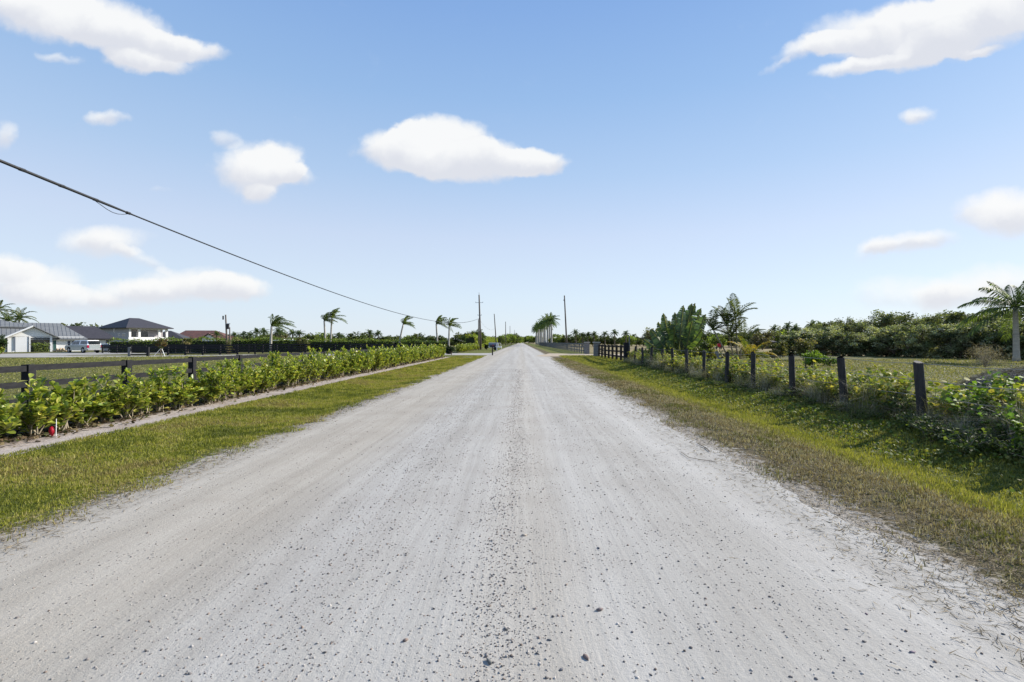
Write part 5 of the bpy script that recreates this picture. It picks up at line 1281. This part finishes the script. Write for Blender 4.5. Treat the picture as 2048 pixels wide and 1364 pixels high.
far(1310, 120, 652, 2, 'grey green thin crowned tree behind the paddle leaved clump', None, 1.1)
far(1525, 105, 657, 2, 'brown grey thin tree right of the clump palm', None, 1.0)
kill(fp); kill(pp)

# ------------------------------------------------------------------ weeds, vines and dry grass along the wire fence
def weed_leafy(seed, H, w, nl, ls, cols, mat='leaf', base=RL):
    r = np.random.default_rng(seed); root = empty('weed', (0, -900, 0), 0, 'x', 'weed', 'weeds growing along the wire fence'); L = []; P = []
    tips = []
    for s_ in range(11):
        a = r.uniform(0, 6.28); q = r.uniform(.3, 1) * w; h = H * r.uniform(.45, 1); b = (r.normal(0, w * .2), r.normal(0, w * .2), -.02); e = (math.cos(a) * q, math.sin(a) * q, h)
        md = (e[0] * .45, e[1] * .45, h * .65); L.append(([b, md, e], [.007, .005, .003])); tips.append((b, md, e))
    for i in range(nl):
        b, md, e = tips[r.integers(len(tips))]; t = r.uniform(.15, 1.0); P.append((1 - t) ** 2 * np.array(b) + 2 * t * (1 - t) * np.array(md) + t * t * np.array(e) + r.normal(0, .035, 3))
    P = np.array(P); P[:, 2] = np.maximum(P[:, 2], .01); n = nl
    v, f, c = scat(base[0], base[1], P, rots(r.uniform(0, 6.28, n), r.normal(.1, .5, n), r.normal(0, .5, n)), ls * r.uniform(.55, 1.3, n), pal(cols, n, r, .25))
    obj('foliage', np_mesh('foliage', v, f, M[mat], c), root, kind='stuff'); obj('stem', tubes(L, 4).mesh('stem', M['stem']), root)
    return root
def weed_grass(seed, H, n, cols, spread=.3):
    r = np.random.default_rng(seed); root = empty('dry_grass_tussock', (0, -900, 0), 0, 'x', 'grass tussock', 'dry grass tussocks along the wire fence')
    a = r.uniform(0, 6.28, n); l = H * r.uniform(.5, 1.15, n); out = np.abs(r.normal(.75, .4, n)); l *= 1.1; P0 = np.stack([r.normal(0, spread * .5, n), r.normal(0, spread * .5, n), np.zeros(n)], -1)
    dirx = np.stack([np.cos(a), np.sin(a)], -1); rows = []
    for t in (0, .4, .75, 1.0):
        z = l * (t - out * .45 * t * t); xy = P0[:, :2] + dirx * (l * out * t * t * 1.1)[:, None]; rows.append(np.concatenate([xy, z[:, None]], 1))
    wdt = .0034; side = np.stack([-np.sin(a), np.cos(a), 0 * a], -1)
    V_, C_ = [], pal(cols, n, r, .25)
    for k, rw in enumerate(rows): ww = wdt * (1 - k * .28); V_ += [rw - side * ww, rw + side * ww]
    V_ = np.stack(V_, 1).reshape(-1, 3); idx = (np.arange(n) * 8)[:, None, None]
    Fc = (np.array([[0, 1, 3, 2], [2, 3, 5, 4], [4, 5, 7, 6]])[None] + idx).reshape(-1, 4)
    obj('blades', np_mesh('blades', V_, Fc, M['dry'], np.repeat(C_, 8, 0)), root, kind='stuff')
    return root
YG = [(.22, .26, .05), (.32, .33, .07), (.15, .19, .04), (.38, .33, .09)]
DK = [(.05, .075, .025), (.08, .11, .03), (.12, .155, .04)]
wA = [weed_leafy(700 + k, 1.0, .55, 300, .095, YG) for k in range(3)]
wC = [weed_leafy(710 + k, .34, .5, 380, .05, DK, base=LEAF4) for k in range(3)]
wD = [weed_leafy(720 + k, .9, .55, 420, .085, BG + [(.06, .10, .025)], base=LEAF4) for k in range(2)]
wB = [weed_grass(730 + k, .95, 480, [(.36, .34, .28), (.26, .24, .17), (.45, .42, .36), (.17, .18, .08)]) for k in range(3)]
wE = [weed_grass(740 + k, .6, 360, [(.10, .13, .04), (.16, .17, .07), (.22, .20, .13)], .45) for k in range(2)]
def wput(bank, x, y, s_, label):
    if label.endswith(' '): label = label + bay(x, y)
    p = bank[int(rng.integers(len(bank)))]; return copy_tree(p, (x, y, g1(x, y)), rng.uniform(0, 6.28), (s_, s_, s_ * rng.uniform(.85, 1.15)), label)
def bay(x, y):
    k = int(math.floor((y - 9.62) / 2.44)); side = 'on the road side of the wire' if x < fx(y) else 'on the meadow side of the wire'
    if k < 0: return side + ' before its first post'
    NM = 'one two three four five six seven eight nine ten eleven twelve thirteen fourteen fifteen'.split()
    return side + ', posts %s to %s' % (NM[k], NM[k + 1])
def fx(y): return 7.75 + (.6 * (y - 9) / 31 if y > 9 else 0)
y = 5.2
while y < 40:
    for _ in range(2): wput(wC, fx(y) - rng.uniform(.05, .65), y + rng.uniform(-.4, .4), rng.uniform(.4, .65), 'dark low leafy weed ')
    wput(wC, fx(y) + rng.uniform(.1, .6), y + rng.uniform(-.4, .4), rng.uniform(.9, 1.5), 'dark leafy undergrowth ')
    wput(wA, fx(y) + rng.uniform(.15, .55), y + rng.uniform(-.3, .3), rng.uniform(.78, 1.08), 'yellow green large leaved weed ')
    if rng.random() < .75: wput(wA, fx(y) + rng.uniform(.4, 1.0), y + rng.uniform(-.3, .3), rng.uniform(.85, 1.2), 'tall pale leaved vine ')
    if rng.random() < .7: wput(wB, fx(y) + rng.uniform(-.05, .5), y + rng.uniform(-.3, .3), rng.uniform(.6, .95), 'grey dry grass tussock ')
    if rng.random() < .5: wput(wB, fx(y) - rng.uniform(.1, .4), y + rng.uniform(-.3, .3), rng.uniform(.35, .5), 'short grey dry tussock ')
    if rng.random() < .5: wput(wE, fx(y) + rng.uniform(-.4, .5), y + rng.uniform(-.3, .3), rng.uniform(.5, .9), 'green and tan grass tussock ')
    y += .62 + y * .01
for px, d, s_, lb in ((1958, 9.0, .95, 'bright green dome shaped weed right of the nearest post'), (1915, 9.8, .8, 'bright green weed close against the right side of the nearest post'), (2025, 8.6, .9, 'broad bright green weed near the right picture edge'), (2060, 7.0, .85, 'green weed cut by the right picture edge'),
                      (1995, 8.0, .65, 'low bright green weed in front of the dome shaped weed'),
                      (1935, 8.9, .95, 'bright green weed between the nearest post and the dome shaped weed'), (2050, 9.2, 1.05, 'tall bright green weed at the right picture edge'), (1980, 9.6, 1.0, 'bright green weed just behind the dome shaped weed'), (2080, 8.0, 1.0, 'bright green weed mostly beyond the right picture edge')):
    wput(wD, GX(px, d), d, s_, lb)
for px, d, s_, lb in ((1885, 10.2, 1.0, 'tall yellow leaved vine climbing beside the nearest post'), (2030, 8.9, .9, 'yellow green vine behind the bright weeds at the right edge'), (1745, 11.2, .95, 'yellow leaved vine between the two nearest posts')):
    wput(wA, GX(px, d), d, s_, lb)
for k in range(20):
    y = 4.4 + k * .27; wput(wC, 7.25 + rng.uniform(-.5, .8), y, rng.uniform(.7, 1.05), '%s dark leafy weed of the shaded patch at the lower right, counted from the bottom' % ORD[min(k, 19)])
for k in range(26):                                  # scattered growth in the meadow
    y = rng.uniform(10, 26); wput(wE, fx(y) + rng.uniform(.5, 2.4), y, rng.uniform(.6, .9), 'loose meadow tussock ')
kill(wA); kill(wC); kill(wD); kill(wB); kill(wE)
# grey brush heap and leafless sapling
bx_, by2 = GX(2035, 16.5), 16.5
bh = empty('brush_heap', (bx_ + .6, by2, g1(bx_, by2)), 0, 'grey heap of dead cut brush behind the fence at the right edge', 'brush heap')
md = []; nn_ = 20
for i_ in range(nn_ + 1):
    for j_ in range(nn_ + 1):
        u_, w_ = i_ / nn_ * 2 - 1, j_ / nn_ * 2 - 1; rr = math.hypot(u_, w_); z = max(0, 1 - rr * rr) ** .7 * .72 * (1 + .15 * math.sin(u_ * 7) * math.cos(w_ * 6)); md.append((u_ * 2.3, w_ * 1.6, z - .03))
fc = [(i_ * (nn_ + 1) + j_, (i_ + 1) * (nn_ + 1) + j_, (i_ + 1) * (nn_ + 1) + j_ + 1, i_ * (nn_ + 1) + j_ + 1) for i_ in range(nn_) for j_ in range(nn_)]
M['deadwood'] = pm('dead_brush', (.15, .135, .135), .95, .6, 12, bstr=1)
obj('core', np_mesh('core', np.array(md), np.array(fc), M['deadwood']), bh)
n = 5200; a = rng.uniform(0, 6.28, n); q = np.sqrt(rng.random(n)); X = np.cos(a) * q * 2.3; Y = np.sin(a) * q * 1.6; Z = np.maximum(0, 1 - q * q) ** .7 * .72 + rng.uniform(-.03, .07, n)
v, f, c = scat(*BLADE, np.stack([X, Y, Z], -1), rots(rng.normal(0, 1.0, n), rng.normal(-.1, .35, n), rng.uniform(0, 6.28, n)), np.stack([np.full(n, .014), rng.uniform(.15, .6, n), np.ones(n)], -1), pal([(.20, .19, .19), (.12, .11, .11), (.30, .28, .27), (.07, .06, .06)], n))
obj('dead_twigs', np_mesh('dead_twigs', v, f, M['dry'], c), bh, kind='stuff')
dd = 15; sx_ = GX(1972, dd); sp_ = empty('dead_sapling', (sx_, dd, g1(sx_, dd)), 0, 'leafless twiggy sapling with a pale fuzzy top before the seagrape row', 'sapling')
r = np.random.default_rng(90); L = [([(0, 0, 0), (.03, 0, .5), (-.02, 0, .95)], [.016, .013, .01])]; tips = []
for k in range(70):
    a = r.normal(0, .75); b = r.normal(0, .6); l = r.uniform(.3, .62); s0 = (-.02 + r.normal(0, .02), r.normal(0, .02), r.uniform(.85, 1.0)); e = (s0[0] + math.sin(a) * l * 1.0, s0[1] + math.sin(b) * l, s0[2] + abs(math.cos(a)) * l * .85)
    L.append(([s0, ((s0[0] + e[0]) / 2, (s0[1] + e[1]) / 2, (s0[2] + e[2]) / 2 + .03), e], [.005, .003, .0015])); tips.append(e)
obj('stem', tubes(L, 4).mesh('stem', M['stem']), sp_)
T = np.array(tips)[r.integers(0, 70, 1500)] + r.normal(0, .07, (1500, 3))
v, f, c = scat(*BLADE, T, rots(r.uniform(0, 6.28, 1500), r.normal(.4, .6, 1500), r.uniform(0, 6, 1500)), np.stack([np.full(1500, .005), r.uniform(.05, .14, 1500), np.ones(1500)], -1), pal([(.36, .29, .22), (.28, .23, .17), (.42, .36, .28)], 1500, r))
obj('seed_fluff', np_mesh('seed_fluff', v, f, M['dry'], c), sp_, kind='stuff')
# leaning board at the back bush
lbq = empty('leaning_board', (GX(1443, 30), 30, 0), 0, 'grey board leaning to the left against the dark bush', 'board')
obj('plank', MB().beam((.18, 0, 0), (-.3, .1, 1.05), .16, .04, (0, 1, 0)).mesh('plank', M['grey_wood']), lbq)
